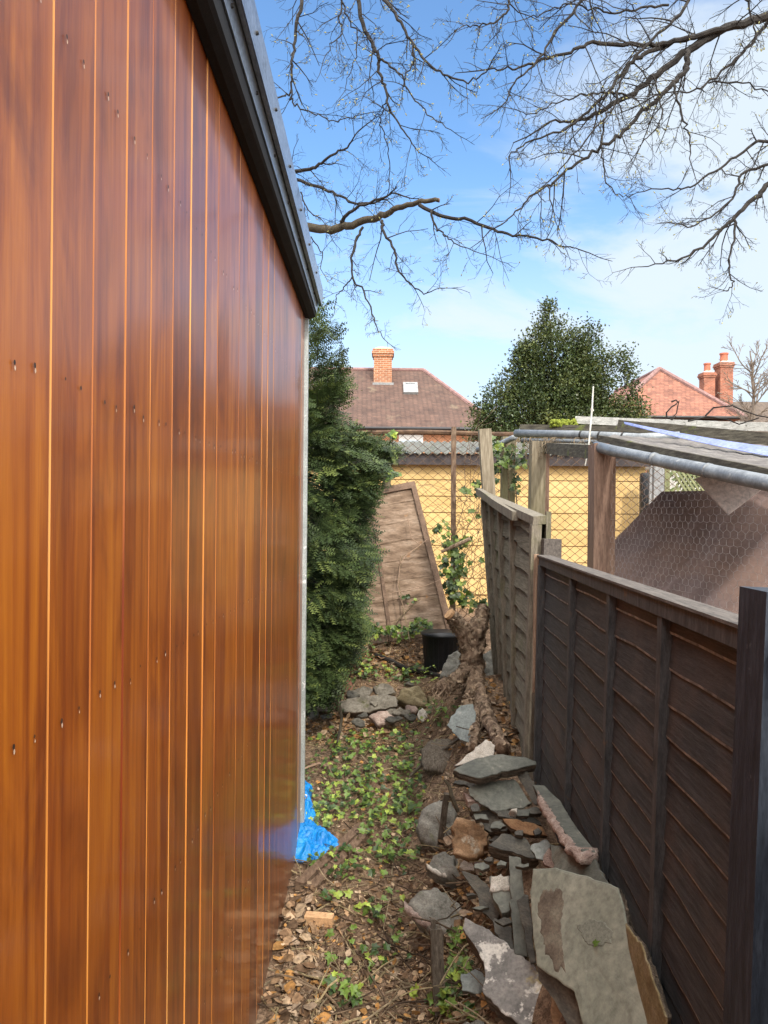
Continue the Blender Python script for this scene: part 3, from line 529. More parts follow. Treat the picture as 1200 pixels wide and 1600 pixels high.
mb = MB(); a = P(607, 800, 6.2); mb.bar(Vector((a.x, a.y, 0.5)), P(604, 690, 6.2), 0.07, 0.06, (1, 0, 0), 0, 4, 0.002); mb.build('post', M['post_grey'], cl)

# ------------------------------------------------------------------ yellow garage
YG = 8.6
gar = thing('garage', (-1.5, YG + 1.5, G0(0, YG)), 'low garage with yellow painted board wall and mossy grey roof', 'garage')
gx0, gx1 = -6.0, (1008 - 600) / FPX * YG; gz0 = EYE - 1.0; gzt = EYE + 0.60
mb = MB(); nbd = 8
for k in range(nbd):
    z0 = lerp(gz0, gzt, k / nbd); z1 = lerp(gz0, gzt, (k + 1) / nbd)
    mb.box(gx0, gx1, YG + rnd.uniform(0, 0.004), YG + 0.1, z0 + 0.005, z1 - 0.006)
mb.box(gx0 + 0.01, gx1 - 0.01, YG + 0.03, YG + 2.8, gz0 - 0.2, gzt + 0.06); mb.build('wall', M['yellow'], gar)
mb = MB(); mb.box(gx0 - 0.1, gx1 + 0.04, YG - 0.12, YG - 0.08, gzt - 0.025, gzt + 0.115); mb.build('fascia', M['fascia_dark'], gar)
mb = MB(); nc = 90
for j, (yy, zz_) in enumerate(((YG - 0.16, gzt + 0.118), (YG + 3.1, gzt + 0.575))):
    for k in range(nc * 4 + 1):
        x = lerp(gx0 - 0.15, gx1 + 0.08, k / (nc * 4)); mb.vert((x, yy, zz_ + 0.016 * math.sin(k * math.pi / 2)))
for k in range(nc * 4): mb.face((k, k + 1, nc * 4 + 2 + k, nc * 4 + 1 + k))
n0 = len(mb.v)
for k in range(nc * 4 + 1):
    x = lerp(gx0 - 0.15, gx1 + 0.08, k / (nc * 4)); mb.vert((x, YG - 0.16, gzt + 0.106 + 0.016 * math.sin(k * math.pi / 2)))
for k in range(nc * 4): mb.face((n0 + k, n0 + k + 1, k + 1, k))
mb.build('roof', M['garage_roof'], gar)

# ------------------------------------------------------------------ houses behind
def box_house(t, x0, x1, y0, y1, z0, z1, mat, name='wall'):
    m_ = MB(); m_.box(x0, x1, y0, y1, z0, z1); return m_.build(name, mat, t)
def hip_roof(t, x0, x1, y0, y1, ze, zr, rx0, rx1, ry0, ry1, mat, name='roof'):
    """Hipped roof with a given ridge line, given a 0.15 m thick eave."""
    m_ = MB(); e = [(x0, y0, ze), (x1, y0, ze), (x1, y1, ze), (x0, y1, ze)]; r0 = (rx0, ry0, zr); r1 = (rx1, ry1, zr)
    if abs(rx1 - rx0) >= abs(ry1 - ry0):
        fs = [(e[0], e[1], r1, r0), (e[1], e[2], r1), (e[2], e[3], r0, r1), (e[3], e[0], r0)]
    else:
        fs = [(e[0], e[1], r0), (e[1], e[2], r1, r0), (e[2], e[3], r1), (e[3], e[0], r0, r1)]
    for f in fs: m_.face([m_.vert(p) for p in f])
    m_.face([m_.vert((p[0], p[1], ze - 0.002)) for p in e][::-1])
    return m_.build(name, mat, t)
def chimney(parent, cx, cy, z0, z1, wx, wy, mat, pots=(), cap=None):
    m_ = MB(); m_.box(cx - wx / 2, cx + wx / 2, cy - wy / 2, cy + wy / 2, z0, z1 - 0.30)
    for k, (gz, gr) in enumerate(((0.30, 0.04), (0.20, 0.08), (0.11, 0.05))):
        m_.box(cx - wx / 2 - gr, cx + wx / 2 + gr, cy - wy / 2 - gr, cy + wy / 2 + gr, z1 - gz + 0.001, z1 - gz + (0.10 if k < 2 else 0.11))
    c = m_.build('chimney', mat, parent)
    m_ = MB(); a = [(cx - wx / 2, cy - wy / 2), (cx + wx / 2, cy - wy / 2), (cx + wx / 2, cy + wy / 2), (cx - wx / 2, cy + wy / 2)]
    m_.box8([(x, y, z1 + 0.001) for x, y in a] + [(lerp(cx, x, 0.55), lerp(cy, y, 0.55), z1 + 0.10) for x, y in a])
    return c, m_
H1 = thing('house', (-2, 28, 0.75), 'house with brown tiled hip roof skylight and orange brick chimney', 'house')
he = EYE + 130 / FPX * 24; ridge_z = EYE + 222 / FPX * 28.2; rx1 = 60 / FPX * 28.2
box_house(H1, -8.0, 3.7, 24.4, 32, 0.6, he - 0.1, M['render'])
rf = hip_roof(H1, -8.4, 4.1, 24.0, 32.4, he, ridge_z, -6.4, rx1, 28.2, 28.2, M['tile'])
mb = MB(); mb.tube([(-8.4, 24.02, he + 0.02), (4.1, 24.02, he + 0.02)], 0.06, 8); mb.build('gutter', M['bucket'], H1)
mb = MB(); mb.tube([(-6.4, 28.2, ridge_z), (rx1, 28.2, ridge_z)], 0.09, 8); mb.tube([(rx1, 28.2, ridge_z), (4.1, 24.0, he)], 0.085, 8); mb.build('ridge_tiles', M['hip_tile'], rf)
def roof_y(z): return 24.0 + (z - he) / (ridge_z - he) * 4.2
cz = EYE + 205 / FPX * 26.9; cx_ = -2 / FPX * 26.9
mb = MB()
cwx = 30 / FPX * 26.9; cyy = 27.5
c0, m_ = chimney(rf, (597 - 600) / FPX * 27 - 0.02, cyy, he + 1.2, EYE + 256 / FPX * 27.1, 0.70, 0.62, M['brick'])
m_.build('flaunching', M['cement'], rf)
mb = MB(); mb.box(-0.48, 0.33, roof_y(EYE + 4.95) - 0.1, roof_y(EYE + 4.95) - 0.02, EYE + 4.85, EYE + 4.97); mb.build('flashing', M['lead'], rf)
# skylight lying in the roof slope
zA, zB_ = EYE + (800 - 614) / FPX * 26.0, EYE + (800 - 597) / FPX * 26.6
def slope_pt(x, z, d): 
    n = Vector((0, -(ridge_z - he), 4.2)).normalized(); return Vector((x, roof_y(z), z)) + n * d
xs0, xs1 = (629 - 600) / FPX * 26.2, (652 - 600) / FPX * 26.2
mb = MB()
for (xa, xb, za, zc) in ((xs0, xs0 + 0.09, zA, zB_), (xs1 - 0.09, xs1, zA, zB_), (xs0 + 0.09, xs1 - 0.09, zA, zA + 0.07), (xs0 + 0.09, xs1 - 0.09, zB_ - 0.06, zB_)):
    mb.box8([slope_pt(xa, za, 0.0), slope_pt(xb, za, 0), slope_pt(xb, zc, 0), slope_pt(xa, zc, 0), slope_pt(xa, za, 0.1), slope_pt(xb, za, 0.1), slope_pt(xb, zc, 0.1), slope_pt(xa, zc, 0.1)])
skl = mb.build('skylight', M['lead'], H1)
mb = MB(); mb.quad(slope_pt(xs0 + 0.09, zA + 0.07, 0.07), slope_pt(xs1 - 0.09, zA + 0.07, 0.07), slope_pt(xs1 - 0.09, zB_ - 0.06, 0.07), slope_pt(xs0 + 0.09, zB_ - 0.06, 0.07)); mb.build('pane', M['pane'], skl)
for (wa, wb) in ((622, 660), (780, 800)):
    X0, X1 = (wa - 600) / FPX * 24.4, (wb - 600) / FPX * 24.4
    mb = MB(); mb.box(X0, X1, 24.34, 24.41, he - 1.3, he - 0.16); wn_ = mb.build('window', M['white_paint'], H1)
    mb = MB(); mb.box(X0 + 0.07, X1 - 0.07, 24.325, 24.345, he - 1.22, he - 0.35); mb.build('pane', M['pane'], wn_)

H2 = thing('house', (12.5, 34, 0.75), 'house with red tiled hip end rising beyond the holly tree', 'house')
ze = EYE + 152 / FPX * 30
box_house(H2, 9.8, 15.1, 30.3, 40, 0.6, ze - 0.1, M['render'])
rx, ry, rz = (1028 - 600) / FPX * 32.1, 32.1, EYE + 227 / FPX * 32.1
r2 = hip_roof(H2, 9.45, 15.45, 30.0, 40.3, ze, rz, rx, rx, ry, 38.2, M['tile_hip'])
mb = MB(); mb.tube([(rx, ry, rz + 0.01), (15.45, 30.0, ze)], 0.11, 8); mb.tube([(rx, ry, rz + 0.01), (9.45, 30.0, ze)], 0.11, 8); mb.tube([(rx, ry, rz), (rx, 38.2, rz)], 0.1, 8); mb.build('hip_tiles', M['hip_tile'], r2)
mb = MB(); mb.tube([(9.4, 29.98, ze), (15.5, 29.98, ze)], 0.07, 8); mb.build('gutter', M['bucket'], H2)
H3 = thing('house', (21, 42, 0.75), 'far house with grey brown roof and two red brick chimneys', 'house')
z3 = EYE + 178 / FPX * 42
box_house(H3, 17.2, 33, 39.5, 45, 0.6, z3 - 2.3, M['render'])
r3 = hip_roof(H3, 16.9, 33.3, 39.0, 45.4, z3 - 2.2, z3, 18.2, 32, 42.2, 42.2, M['grey_roof'])
for (px_, wpx, ytop, potr) in ((1103, 20, 577, 5), (1129, 23, 561, 6)):
    d = 40.5; X = (px_ - 600) / FPX * d; W_ = wpx / FPX * d * 0.86
    c_, m_ = chimney(r3, X, d, z3 - 2.1, EYE + (800 - ytop) / FPX * (d - W_ / 2), W_, W_, M['brick_hot']); m_.build('flaunching', M['white_paint'], r3)
    z1 = EYE + (800 - ytop) / FPX * d + 0.06; rr_ = potr / FPX * d
    mb = MB(); mb.smooth = False; mb.tube([(X, d, z1 - 0.1), (X, d, z1 + 0.36), (X, d, z1 + 0.362), (X, d, z1 + 0.44)], [rr_, rr_ * 0.92, rr_ * 1.1, rr_ * 1.1], 14); mb.build('chimney_pot', M['pot_clay'], r3)

# ------------------------------------------------------------------ aviary beyond the fence
AV = thing('aviary', (1.5, 3.6, G0(1.3, 3.6)), 'ramshackle aviary of timber posts grey pipes and wire netting behind the fence', 'aviary')
def post(px0, px1, ytop, Y, mat, dep=None, lean=0.0):
    a = P((px0 + px1) / 2, ytop, Y); wdt = (px1 - px0) / FPX * Y
    m_ = MB(); m_.bar(Vector((a.x - lean, a.y, 0.15)), a, wdt, dep or wdt, (1, 0, 0), 0, 5, 0.001); return m_.build('post', mat, AV)
post(924, 957, 694, 3.72, M['post_brown']); post(829, 851, 690, 5.0, M['post_grey'], lean=0.02); post(852, 858, 690, 5.06, M['post_brown'], 0.03); post(784, 804, 683, 5.5, M['post_green'])
def pipe(nm, pts, r, parent=AV, mat=None, rings=()):
    m_ = MB(); m_.smooth = True; m_.tube(pts, r, 16)
    o = m_.build(nm, mat or M['pipe'], parent)
    for tt in rings:
        f_ = tt * (len(pts) - 1); i_ = int(f_); a = Vector(pts[i_]).lerp(Vector(pts[i_ + 1]), f_ - i_); b = Vector(pts[i_]).lerp(Vector(pts[i_ + 1]), f_ - i_ + 0.03)
        q = MB(); q.tube([a, b], (r if not isinstance(r, list) else r[0]) + 0.002, 14); q.build('tie', M['black_tie'], o)
    return o
pipe('pipe', [P(806, 677, 5.22), P(900, 679, 4.80), P(1000, 684, 4.45), P(1062, 681, 4.36)], 0.028, rings=(0.36, 0.46, 0.58))
pipe('pipe', [P(745, 703, 5.6), P(775, 697, 5.5), P(800, 685, 5.35), P(806, 683, 5.3)], [0.02, 0.021, 0.022, 0.022])
pipe('pipe', [P(815, 688, 5.3), P(960, 690, 4.9), P(1085, 700, 4.5)], 0.016)
pipe('pipe', [P(932, 698, 3.72), P(960, 705, 3.52), P(1060, 726, 2.98), P(1210, 757, 2.36), P(1300, 777, 2.1)], 0.0285, rings=())
for tt, px_, py_, Y_ in ((0.3, 1020, 717, 3.16), (0.6, 1105, 735, 2.76)):
    m_ = MB(); m_.smooth = True; a, b = P(px_, py_, Y_), P(px_ + 4, py_ + 0.8, Y_ - 0.016); m_.tube([a, b], 0.0302, 16); m_.build('pipe_joint', M['pipe'], AV)
def board(nm, a, b, hgt, dep, mat, segs=8, wob=0.002):
    m_ = MB(); a = Vector(a); b = Vector(b); d = (b - a).normalized(); sd = Vector((0, 0, 1)); m_.bar(a, b, hgt, dep, sd, 0, segs, wob); return m_.build(nm, mat, AV)
board('edge_board', P(936, 687, 3.80), P(1320, 768, 2.16), 0.048, 0.02, M['roof_board'])
board('cross_beam', P(852, 700, 5.0), P(934, 707, 3.82), 0.075, 0.05, M['roof_board'])
board('back_beam', P(815, 668, 5.35), P(968, 671, 4.85), 0.045, 0.06, M['roof_board'])
board('back_beam', P(968, 665, 4.75), P(1330, 698, 3.7), 0.075, 0.05, M['roof_board'])
board('gap_shade_strip', P(975, 673, 4.80), P(1330, 716, 3.75), 0.06, 0.03, M['black_tie'])  # black strip standing in for the shaded gap beneath the beam
board('sheet_edge', P(899, 656, 5.2), P(1320, 672, 4.05), 0.055, 0.012, M['white_board'])
mb = MB(); n_ = 60                                            # sagging corrugated sheet between the beams
A_, B_, C_, D_ = P(945, 681, 3.82), P(1330, 765, 2.18), P(1330, 706, 3.58), P(960, 676, 4.85)
for j in range(5):
    for k in range(n_ + 1):
        p = A_.lerp(B_, k / n_).lerp(D_.lerp(C_, k / n_), j / 4); p.z += 0.0025 * math.sin(k * math.pi / 2) - 0.012 * math.sin(j / 4 * math.pi); mb.vert(p)
for j in range(4):
    for k in range(n_): mb.face((j * (n_ + 1) + k, j * (n_ + 1) + k + 1, (j + 1) * (n_ + 1) + k + 1, (j + 1) * (n_ + 1) + k))
ro = mb.build('roof_sheet', M['roof_sheet'], AV); sol = ro.modifiers.new('thick', 'SOLIDIFY'); sol.thickness = 0.006
rs = random.Random(4); m_ = MB()
for i in range(60):
    x = rs.choice([rs.uniform(808, 880), rs.uniform(808, 835), rs.uniform(850, 870), rs.uniform(880, 930)]); Yq = lerp(5.15, 4.5, (x - 808) / 120); pts_ = [P(x, 683, Yq)]
    for k in range(5): pts_.append(pts_[-1] + Vector((rs.gauss(0, 0.018), rs.gauss(0, 0.015), -rs.uniform(0.005, 0.045))))
    m_.tube(pts_, 0.0016, 3, col=tuple(Vector((0.30, 0.23, 0.15)) * rs.uniform(0.3, 1.1)), cap=False)
m_.build('hanging_stems', M['litter'], AV)
# hexagonal netting between post, pipe and fence
mb = MB(); hx = 0.044; hy = hx * 0.9
Na, Nb = P(950, 700, 3.70), P(1330, 786, 2.08)
du = (Nb - Na); du.z = 0; Lh = du.length; du.normalize()
def npt(u, z): 
    p = Vector((Na.x, Na.y, 0)) + du * u; return Vector((p.x + 0.006 * mnoise.noise(Vector((u * 3, z * 3, 0))), p.y, z))
rows = 26; cols = int(Lh / hx)
for r in range(rows):
    for c in range(cols):
        u = (c + (0.5 if r % 2 else 0)) * hx; z = EYE - 0.55 + r * hy * 0.75
        top = lerp(Na.z, Nb.z, u / Lh) - 0.02
        if z > top or rnd.random() < 0.05: continue
        j = lambda: rnd.uniform(-0.006, 0.006)
        p = [npt(u + j(), z + hy * 0.25 + j()), npt(u + hx / 2 + j(), z + hy * 0.5 + j()), npt(u + hx / 2 + j(), z + hy + j())]
        mb.tube([npt(u - hx / 2, z + hy * 0.5), npt(u + j(), z + hy * 0.25 + j()), npt(u + hx / 2, z + hy * 0.5)], 0.00042, 3, cap=False)
        mb.tube([npt(u + hx / 2, z + hy * 0.5), npt(u + hx / 2, z + hy * 0.75 + hy * 0.25)], 0.0006, 3, cap=False)
mb.build('wire_netting', M['netting'], AV)
# sheets propped inside the aviary
def solid_poly(name, pts, thick, mat, parent=None, **kw):
    pts = [Vector(p) for p in pts]; n = Vector()
    for a, b in zip(pts, pts[1:] + pts[:1]): n += a.cross(b)
    n.normalize()
    if n.y > 0: n = -n; pts = pts[::-1]
    m_ = MB(); a = [m_.vert(p) for p in pts]; b = [m_.vert(p - n * thick) for p in pts]; m_.face(a); m_.face(b[::-1]); k = len(pts)
    for i in range(k): m_.face((a[(i + 1) % k], a[i], b[i], b[(i + 1) % k]))
    return m_.build(name, mat, parent)
def plane_pts(pix, p0, nrm):
    p0 = Vector(p0); nrm = Vector(nrm).normalized(); o = Vector((0, 0, EYE)); res = []
    for (x, y) in pix:
        d = P(x, y, 1.0) - o; t = nrm.dot(p0 - o) / nrm.dot(d); res.append(o + d * t)
    return res
_q = plane_pts([(956, 848), (1034, 768)], P(1080, 840, 4.0), (-0.25, -0.62, 0.75)); _e1 = (_q[1] - _q[0]).normalized(); _e2 = Vector((-0.25, -0.62, 0.75)).normalized().cross(_e1).normalized()
def sheet_mat():
    m, t, b = base_mat('rain_streaked_board_sheet', 0.9, 0.12); g = t.nodes.new('ShaderNodeNewGeometry'); cb = t.nodes.new('ShaderNodeCombineXYZ')
    for k, (e, sc_) in enumerate(((_e1, 0.7), (_e2, 9.0))):
        d = t.nodes.new('ShaderNodeVectorMath'); d.operation = 'DOT_PRODUCT'; t.links.new(g.outputs['Position'], d.inputs[0]); d.inputs[1].default_value = tuple(e); t.links.new(mth(t, 'MULTIPLY', d.outputs['Value'], sc_), cb.inputs[k])
    f = noise_tex(t, cb.outputs[0], 1.6, 6, 0.62, 0.3); f2 = noise_tex(t, posn(t), 2.2, 4, 0.6); f3 = noise_tex(t, posn(t), 45, 4, 0.7)
    c = ramp(t, f, [(0.28, (0.085, 0.060, 0.056)), (0.50, (0.135, 0.098, 0.091)), (0.62, (0.165, 0.125, 0.120)), (0.76, (0.27, 0.22, 0.215))])
    c = mixrgb(t, ramp(t, f2, [(0.42, (0, 0, 0)), (0.66, (0.6, 0.6, 0.6))]), c, (0.20, 0.125, 0.092))
    c = mixrgb(t, 0.6, c, ramp(t, f3, [(0.3, (0.75, 0.75, 0.75)), (0.7, (1.2, 1.2, 1.2))]), 'MULTIPLY'); t.links.new(c, b.inputs['Base Color']); bump(t, b, f3, 0.2, 0.003); return m
M['brown_sheet'] = sheet_mat()
bs = solid_poly('board_sheet', plane_pts([(940, 905), (956, 848), (1034, 768), (1330, 762), (1420, 900), (1420, 1090), (1180, 1020)], P(1080, 840, 4.0), (-0.25, -0.62, 0.75)), 0.012, M['brown_sheet'])
tag(bs, 'large purple brown board sheet sloping inside the aviary', 'board')
ps = solid_poly('board_sheet', plane_pts([(1086, 748), (1100, 742), (1195, 745), (1200, 757), (1138, 804)], P(1140, 770, 3.75), (-0.15, -0.8, 0.55)), 0.008, M['pale_sheet'])
tag(ps, 'pale pinkish sheet corner hanging in front of the purple brown board', 'board')
m_ = MB(); a = P(1026, 765, 6.9); m_.bar(Vector((a.x, a.y, 0.4)), P(1028, 716, 6.9), 0.10, 0.08, (1, 0, 0)); m_.bar(Vector((a.x - 0.09, a.y - 0.02, 0.4)), P(1017, 728, 6.88), 0.02, 0.02, (1, 0, 0)); tag(m_.build('metal_post', M['lead']), 'grey metal post past the end of the yellow wall', 'post')
m_ = MB()
for k in range(11):
    a0 = P(1050 + k * 7, 735, 7.0); m_.bar(a0, P(1050 + k * 7 + 34, 785, 7.0), 0.02, 0.008, (1, 0, 0)); m_.bar(P(1050 + k * 7 + 24, 735, 7.02), P(1050 + k * 7 - 10, 785, 7.02), 0.02, 0.008, (1, 0, 0))
m_.bar(P(1040, 790, 7.0), P(1150, 790, 7.0), 0.03, 0.02); m_.bar(P(1040, 732, 7.0), P(1150, 732, 7.0), 0.03, 0.02)
a = P(1042, 790, 7.0); m_.bar(Vector((a.x, 7.0, 0.5)), P(1042, 728, 7.0), 0.05, 0.03, (1, 0, 0)); tag(m_.build('trellis', M['trellis']), 'small green trellis panel seen past the grey metal post', 'trellis')
m_ = MB(); m_.smooth = True; c_ = P(1013, 765, 8.3); m_.tube([(c_.x, 8.3, 0.45), (c_.x, 8.3, c_.z + 0.15), (c_.x, 8.3, c_.z + 0.19), (c_.x, 8.3, c_.z + 0.20)], [0.10, 0.10, 0.09, 0.05], 18); tag(m_.build('drum', M['bucket']), 'dark rounded drum standing at the end of the yellow wall', 'drum')
m_ = MB(); a = P(1046, 790, 9.4); m_.box(a.x - 0.12, a.x + 0.55, 9.4, 9.9, 0.4, EYE + 0.62); m_.box(a.x - 0.16, a.x + 0.60, 9.36, 9.95, EYE + 0.621, EYE + 0.66); tag(m_.build('outbuilding', M['white_board']), 'small pale rendered outbuilding behind the green trellis', 'outbuilding')
m_ = MB(); rs = random.Random(6); hb_ = P(1110, 790, 8.0)
for i in range(1500):
    p = Vector((hb_.x + rs.uniform(-0.55, 0.7), 8.0 + rs.gauss(0, 0.12), rs.uniform(0.45, EYE + 0.5))); d = Vector((rs.gauss(0, 1), rs.gauss(0, 1), rs.gauss(0, 1))).normalized(); e = d.orthogonal().normalized(); k = rs.uniform(0.6, 1.4)
    cc = (0.13 * k, 0.17 * k, 0.05 * k); m_.quad(p, p + d * 0.05 + e * 0.03, p + d * 0.09, p + d * 0.05 - e * 0.03, 0, cc)
hd = m_.build('shrub', M['leaf']); tag(hd, 'pale green shrub seen through the green trellis', 'shrub')
m_ = MB(); n_ = 24; ta, tb_, ba, bb_ = P(974, 659, 4.3), P(1330, 714, 2.95), P(976, 662, 4.27), P(1330, 735, 2.84)
for k in range(n_ + 1):
    sag = Vector((0, 0, -0.03 * math.sin(math.pi * k / n_) * 0.5)); p0_ = ta.lerp(tb_, k / n_) + sag; p1_ = ba.lerp(bb_, k / n_) + sag; md = (p0_ + p1_) / 2 + Vector((0, 0, 0.006 + 0.002 * math.sin(k * 1.3)))
    for p_ in (p0_, md, p1_, p1_ - Vector((0, 0, 0.003)), md - Vector((0, 0, 0.003)), p0_ - Vector((0, 0, 0.003))): m_.vert(p_)
for k in range(n_):
    for j in range(6): m_.face((k * 6 + j, k * 6 + (j + 1) % 6, k * 6 + 6 + (j + 1) % 6, k * 6 + 6 + j))
o = m_.build('plastic_strip', M['blue_strip']); tag(o, 'pale blue plastic strip lying across the aviary roof', 'strip')
m_ = MB(); m_.tube([P(927, 604, 4.55), P(925, 640, 4.5), P(919, 705, 4.4), P(914, 728, 4.38)], [0.0045, 0.006, 0.0055, 0.003], 6); m_.tube([P(924, 638, 4.5), P(926, 643, 4.5)], 0.010, 6); tag(m_.build('garden_cane', M['cane']), 'thin pale cane standing up through the aviary edge', 'cane')
m_ = MB(); m_.smooth = True
c_ = P(879, 661, 5.15)
for i in range(170):
    p = c_ + Vector((rnd.uniform(-0.09, 0.09), rnd.uniform(-0.04, 0.04), rnd.uniform(-0.03, 0.012) + 0.012 * rnd.random())); rr_ = rnd.uniform(0.007, 0.016)
    m_.tube([p - Vector((0, 0, rr_)), p - Vector((0, 0, rr_ * 0.4)), p + Vector((0, 0, rr_ * 0.4)), p + Vector((0, 0, rr_))], [rr_ * 0.3, rr_, rr_ * 0.9, rr_ * 0.25], 7, rough=0.15)
tag(m_.build('moss_clump', M['moss']), 'bright yellow green moss clump on the aviary roof edge', 'moss')
def vine(name, label, paths, r=0.006):
    m_ = MB()
    for pth in paths: m_.tube([P(*q) for q in pth], [r * (1 - 0.5 * i / len(pth)) for i in range(len(pth))], 5, rough=0.1)
    return tag(m_.build(name, M['bark']), label, 'vine')
vine('dead_vine', 'curled dark dead stem standing on the white roof board', [[(1042, 655, 4.6), (1041, 645, 4.6), (1049, 636, 4.6), (1056, 632, 4.6), (1061, 626, 4.6), (1059, 635, 4.6), (1057, 646, 4.6), (1049, 654, 4.6)], [(1049, 628, 4.6), (1056, 625, 4.6), (1061, 630, 4.6)], [(1042, 652, 4.6), (1050, 656, 4.6), (1056, 650, 4.6)]])
vine('dead_vine', 'long arched dark dead stem trailing over the aviary roof', [[(1102, 650, 4.4), (1115, 637, 4.4), (1145, 634, 4.35), (1160, 641, 4.3), (1183, 649, 4.3), (1215, 655, 4.2)], [(1075, 658, 4.4), (1105, 651, 4.4), (1135, 655, 4.4), (1155, 663, 4.35), (1186, 653, 4.3)]])

# ------------------------------------------------------------------ stones and slates
GROUPS = {}
def slab(name, label, cat, pix, nrm, thick, mat, Yc=None, edge=None, lift=0.03, dome=0.0, jag=0.004, res=0.012, group=None, seed=None, kids=None, bottom=0.9, relief=None, plane3=None):
    if plane3:
        q3 = [P(*q) for q in plane3]; nrm = (q3[1] - q3[0]).cross(q3[2] - q3[0]).normalized()
        if nrm.z < 0: nrm = -nrm
    if relief is None: relief = 0.0085 if dome > 0 else 0.0006
    rr = random.Random(seed if seed is not None else hash(label) % 1000 if False else sum(map(ord, label)))
    cx = sum(p[0] for p in pix) / len(pix); cy = sum(p[1] for p in pix) / len(pix)
    if plane3: p0 = q3[0]
    elif Yc is None:
        low = max(pix, key=lambda q: q[1]); g = ground_at(*low); p0 = g + Vector((0, 0, lift))
        # pass the plane through the lowest corner
    else: p0 = P(cx, cy, Yc)
    n = Vector(nrm).normalized(); pts = plane_pts(pix, p0, n)
    # resample with a chipped outline
    out_ = []
    for a, b in zip(pts, pts[1:] + pts[:1]):
        k = max(1, int((b - a).length / res))
        for i in range(k): out_.append(a.lerp(b, i / k))
    c = sum(out_, Vector()) / len(out_); e1 = n.orthogonal().normalized(); e2 = n.cross(e1)
    area = sum((a - c).cross(b - c).dot(n) for a, b in zip(out_, out_[1:] + out_[:1]))
    if area < 0: out_ = out_[::-1]
    out_ = [p + (p - c).normalized() * (jag * 2.2 * mnoise.noise(p * 30 + Vector((rr.random() * 0.2, 0, 0))) + rr.uniform(-jag, jag) * 0.8) for p in out_]
    m_ = MB(); N_ = len(out_)
    def ring(f, h, rough=0.0, m0=None):
        return [m_.vert(c + (p - c) * f - n * h + n * relief * 2 * (mnoise.noise((c + (p - c) * f) * 20) + 0.5 * mnoise.noise((c + (p - c) * f) * 47)) + (p - c).normalized() * (rough * mnoise.noise(p * 60 + n * h * 300) if rough else 0)) for p in out_]
    prof = []
    if dome > 0:
        for f, h in ((0.16, 0.0), (0.34, 0.02), (0.52, 0.05), (0.68, 0.10), (0.80, 0.18), (0.89, 0.32), (0.95, 0.52), (1.0, 1.0)): prof.append((f, h * dome, 0, 0))
    else:
        for f, h in ((0.35, 0.0), (0.7, 0.0), (0.95, 0.0004), (0.985, 0.0014), (1.0, 0.004)): prof.append((f, h, 0, 0))
    top_d = prof[-1][1]
    nlay = max(3, int(thick / 0.0065)); nlay = min(nlay, 9)
    for k in range(1, nlay + 1):
        f = lerp(1.0, bottom, (k / nlay) ** 1.5); prof.append((f + rr.uniform(-0.02, 0.02), top_d + thick * k / nlay, 0.006 if dome == 0 else 0.008, 1))
    rings = [ring(f, h, ro_) for (f, h, ro_, mm) in prof]
    ct = m_.vert(c + n * relief * 2 * mnoise.noise(c * 22))
    for k in range(N_): m_.face((ct, rings[0][k], rings[0][(k + 1) % N_]), 0)
    for q, (r0, r1) in enumerate(zip(rings, rings[1:])):
        for k in range(N_): m_.face((r0[k], r1[k], r1[(k + 1) % N_], r0[(k + 1) % N_]), prof[q + 1][3])
    m_.face(rings[-1], 1)
    m_.smooth = dome > 0
    o = m_.build(name, [M[mat], M[edge or (mat if dome > 0 else 'slate_edge')]])
    tag(o, label, cat, group)
    o['_n'] = tuple(n); STN[o.name] = (c, n)
    return o
STN = {}
def crust(parent, name, pix, nrm, thick, mat, p0):
    """A lumpy part (mortar) bedded on a stone's edge."""
    n = Vector(nrm).normalized(); pts = plane_pts(pix, p0, n); m_ = MB(); m_.smooth = True
    c = sum(pts, Vector()) / len(pts); out_ = []
    for a, b in zip(pts, pts[1:] + pts[:1]):
        k = max(1, int((b - a).length / 0.010))
        for i in range(k): out_.append(a.lerp(b, i / k))
    N_ = len(out_); half = N_ // 2
    # sweep lumpy cross-sections between the two long sides
    L1 = out_[:half]; L2 = out_[half:][::-1]; kx = min(len(L1), len(L2))
    L1 = [L1[int(i * (len(L1) - 1) / (kx - 1))] for i in range(kx)]; L2 = [L2[int(i * (len(L2) - 1) / (kx - 1))] for i in range(kx)]
    secs = []
    for a, b in zip(L1, L2):
        mid = (a + b) / 2; wv = (b - a) / 2; sec = []
        for k in range(12):
            an = 2 * math.pi * k / 12; q = mid + wv * math.cos(an) + n * thick * math.sin(an); q += (q - mid) * (0.55 * mnoise.noise(q * 48) + 0.4 * mnoise.noise(q * 130)); sec.append(m_.vert(q))
        secs.append(sec)
    for s0, s1 in zip(secs, secs[1:]):
        for k in range(12): m_.face((s0[k], s0[(k + 1) % 12], s1[(k + 1) % 12], s1[k]))
    m_.face(secs[0][::-1]); m_.face(secs[-1]); return m_.build(name, mat, parent)
UP = (0, -0.25, 0.97)
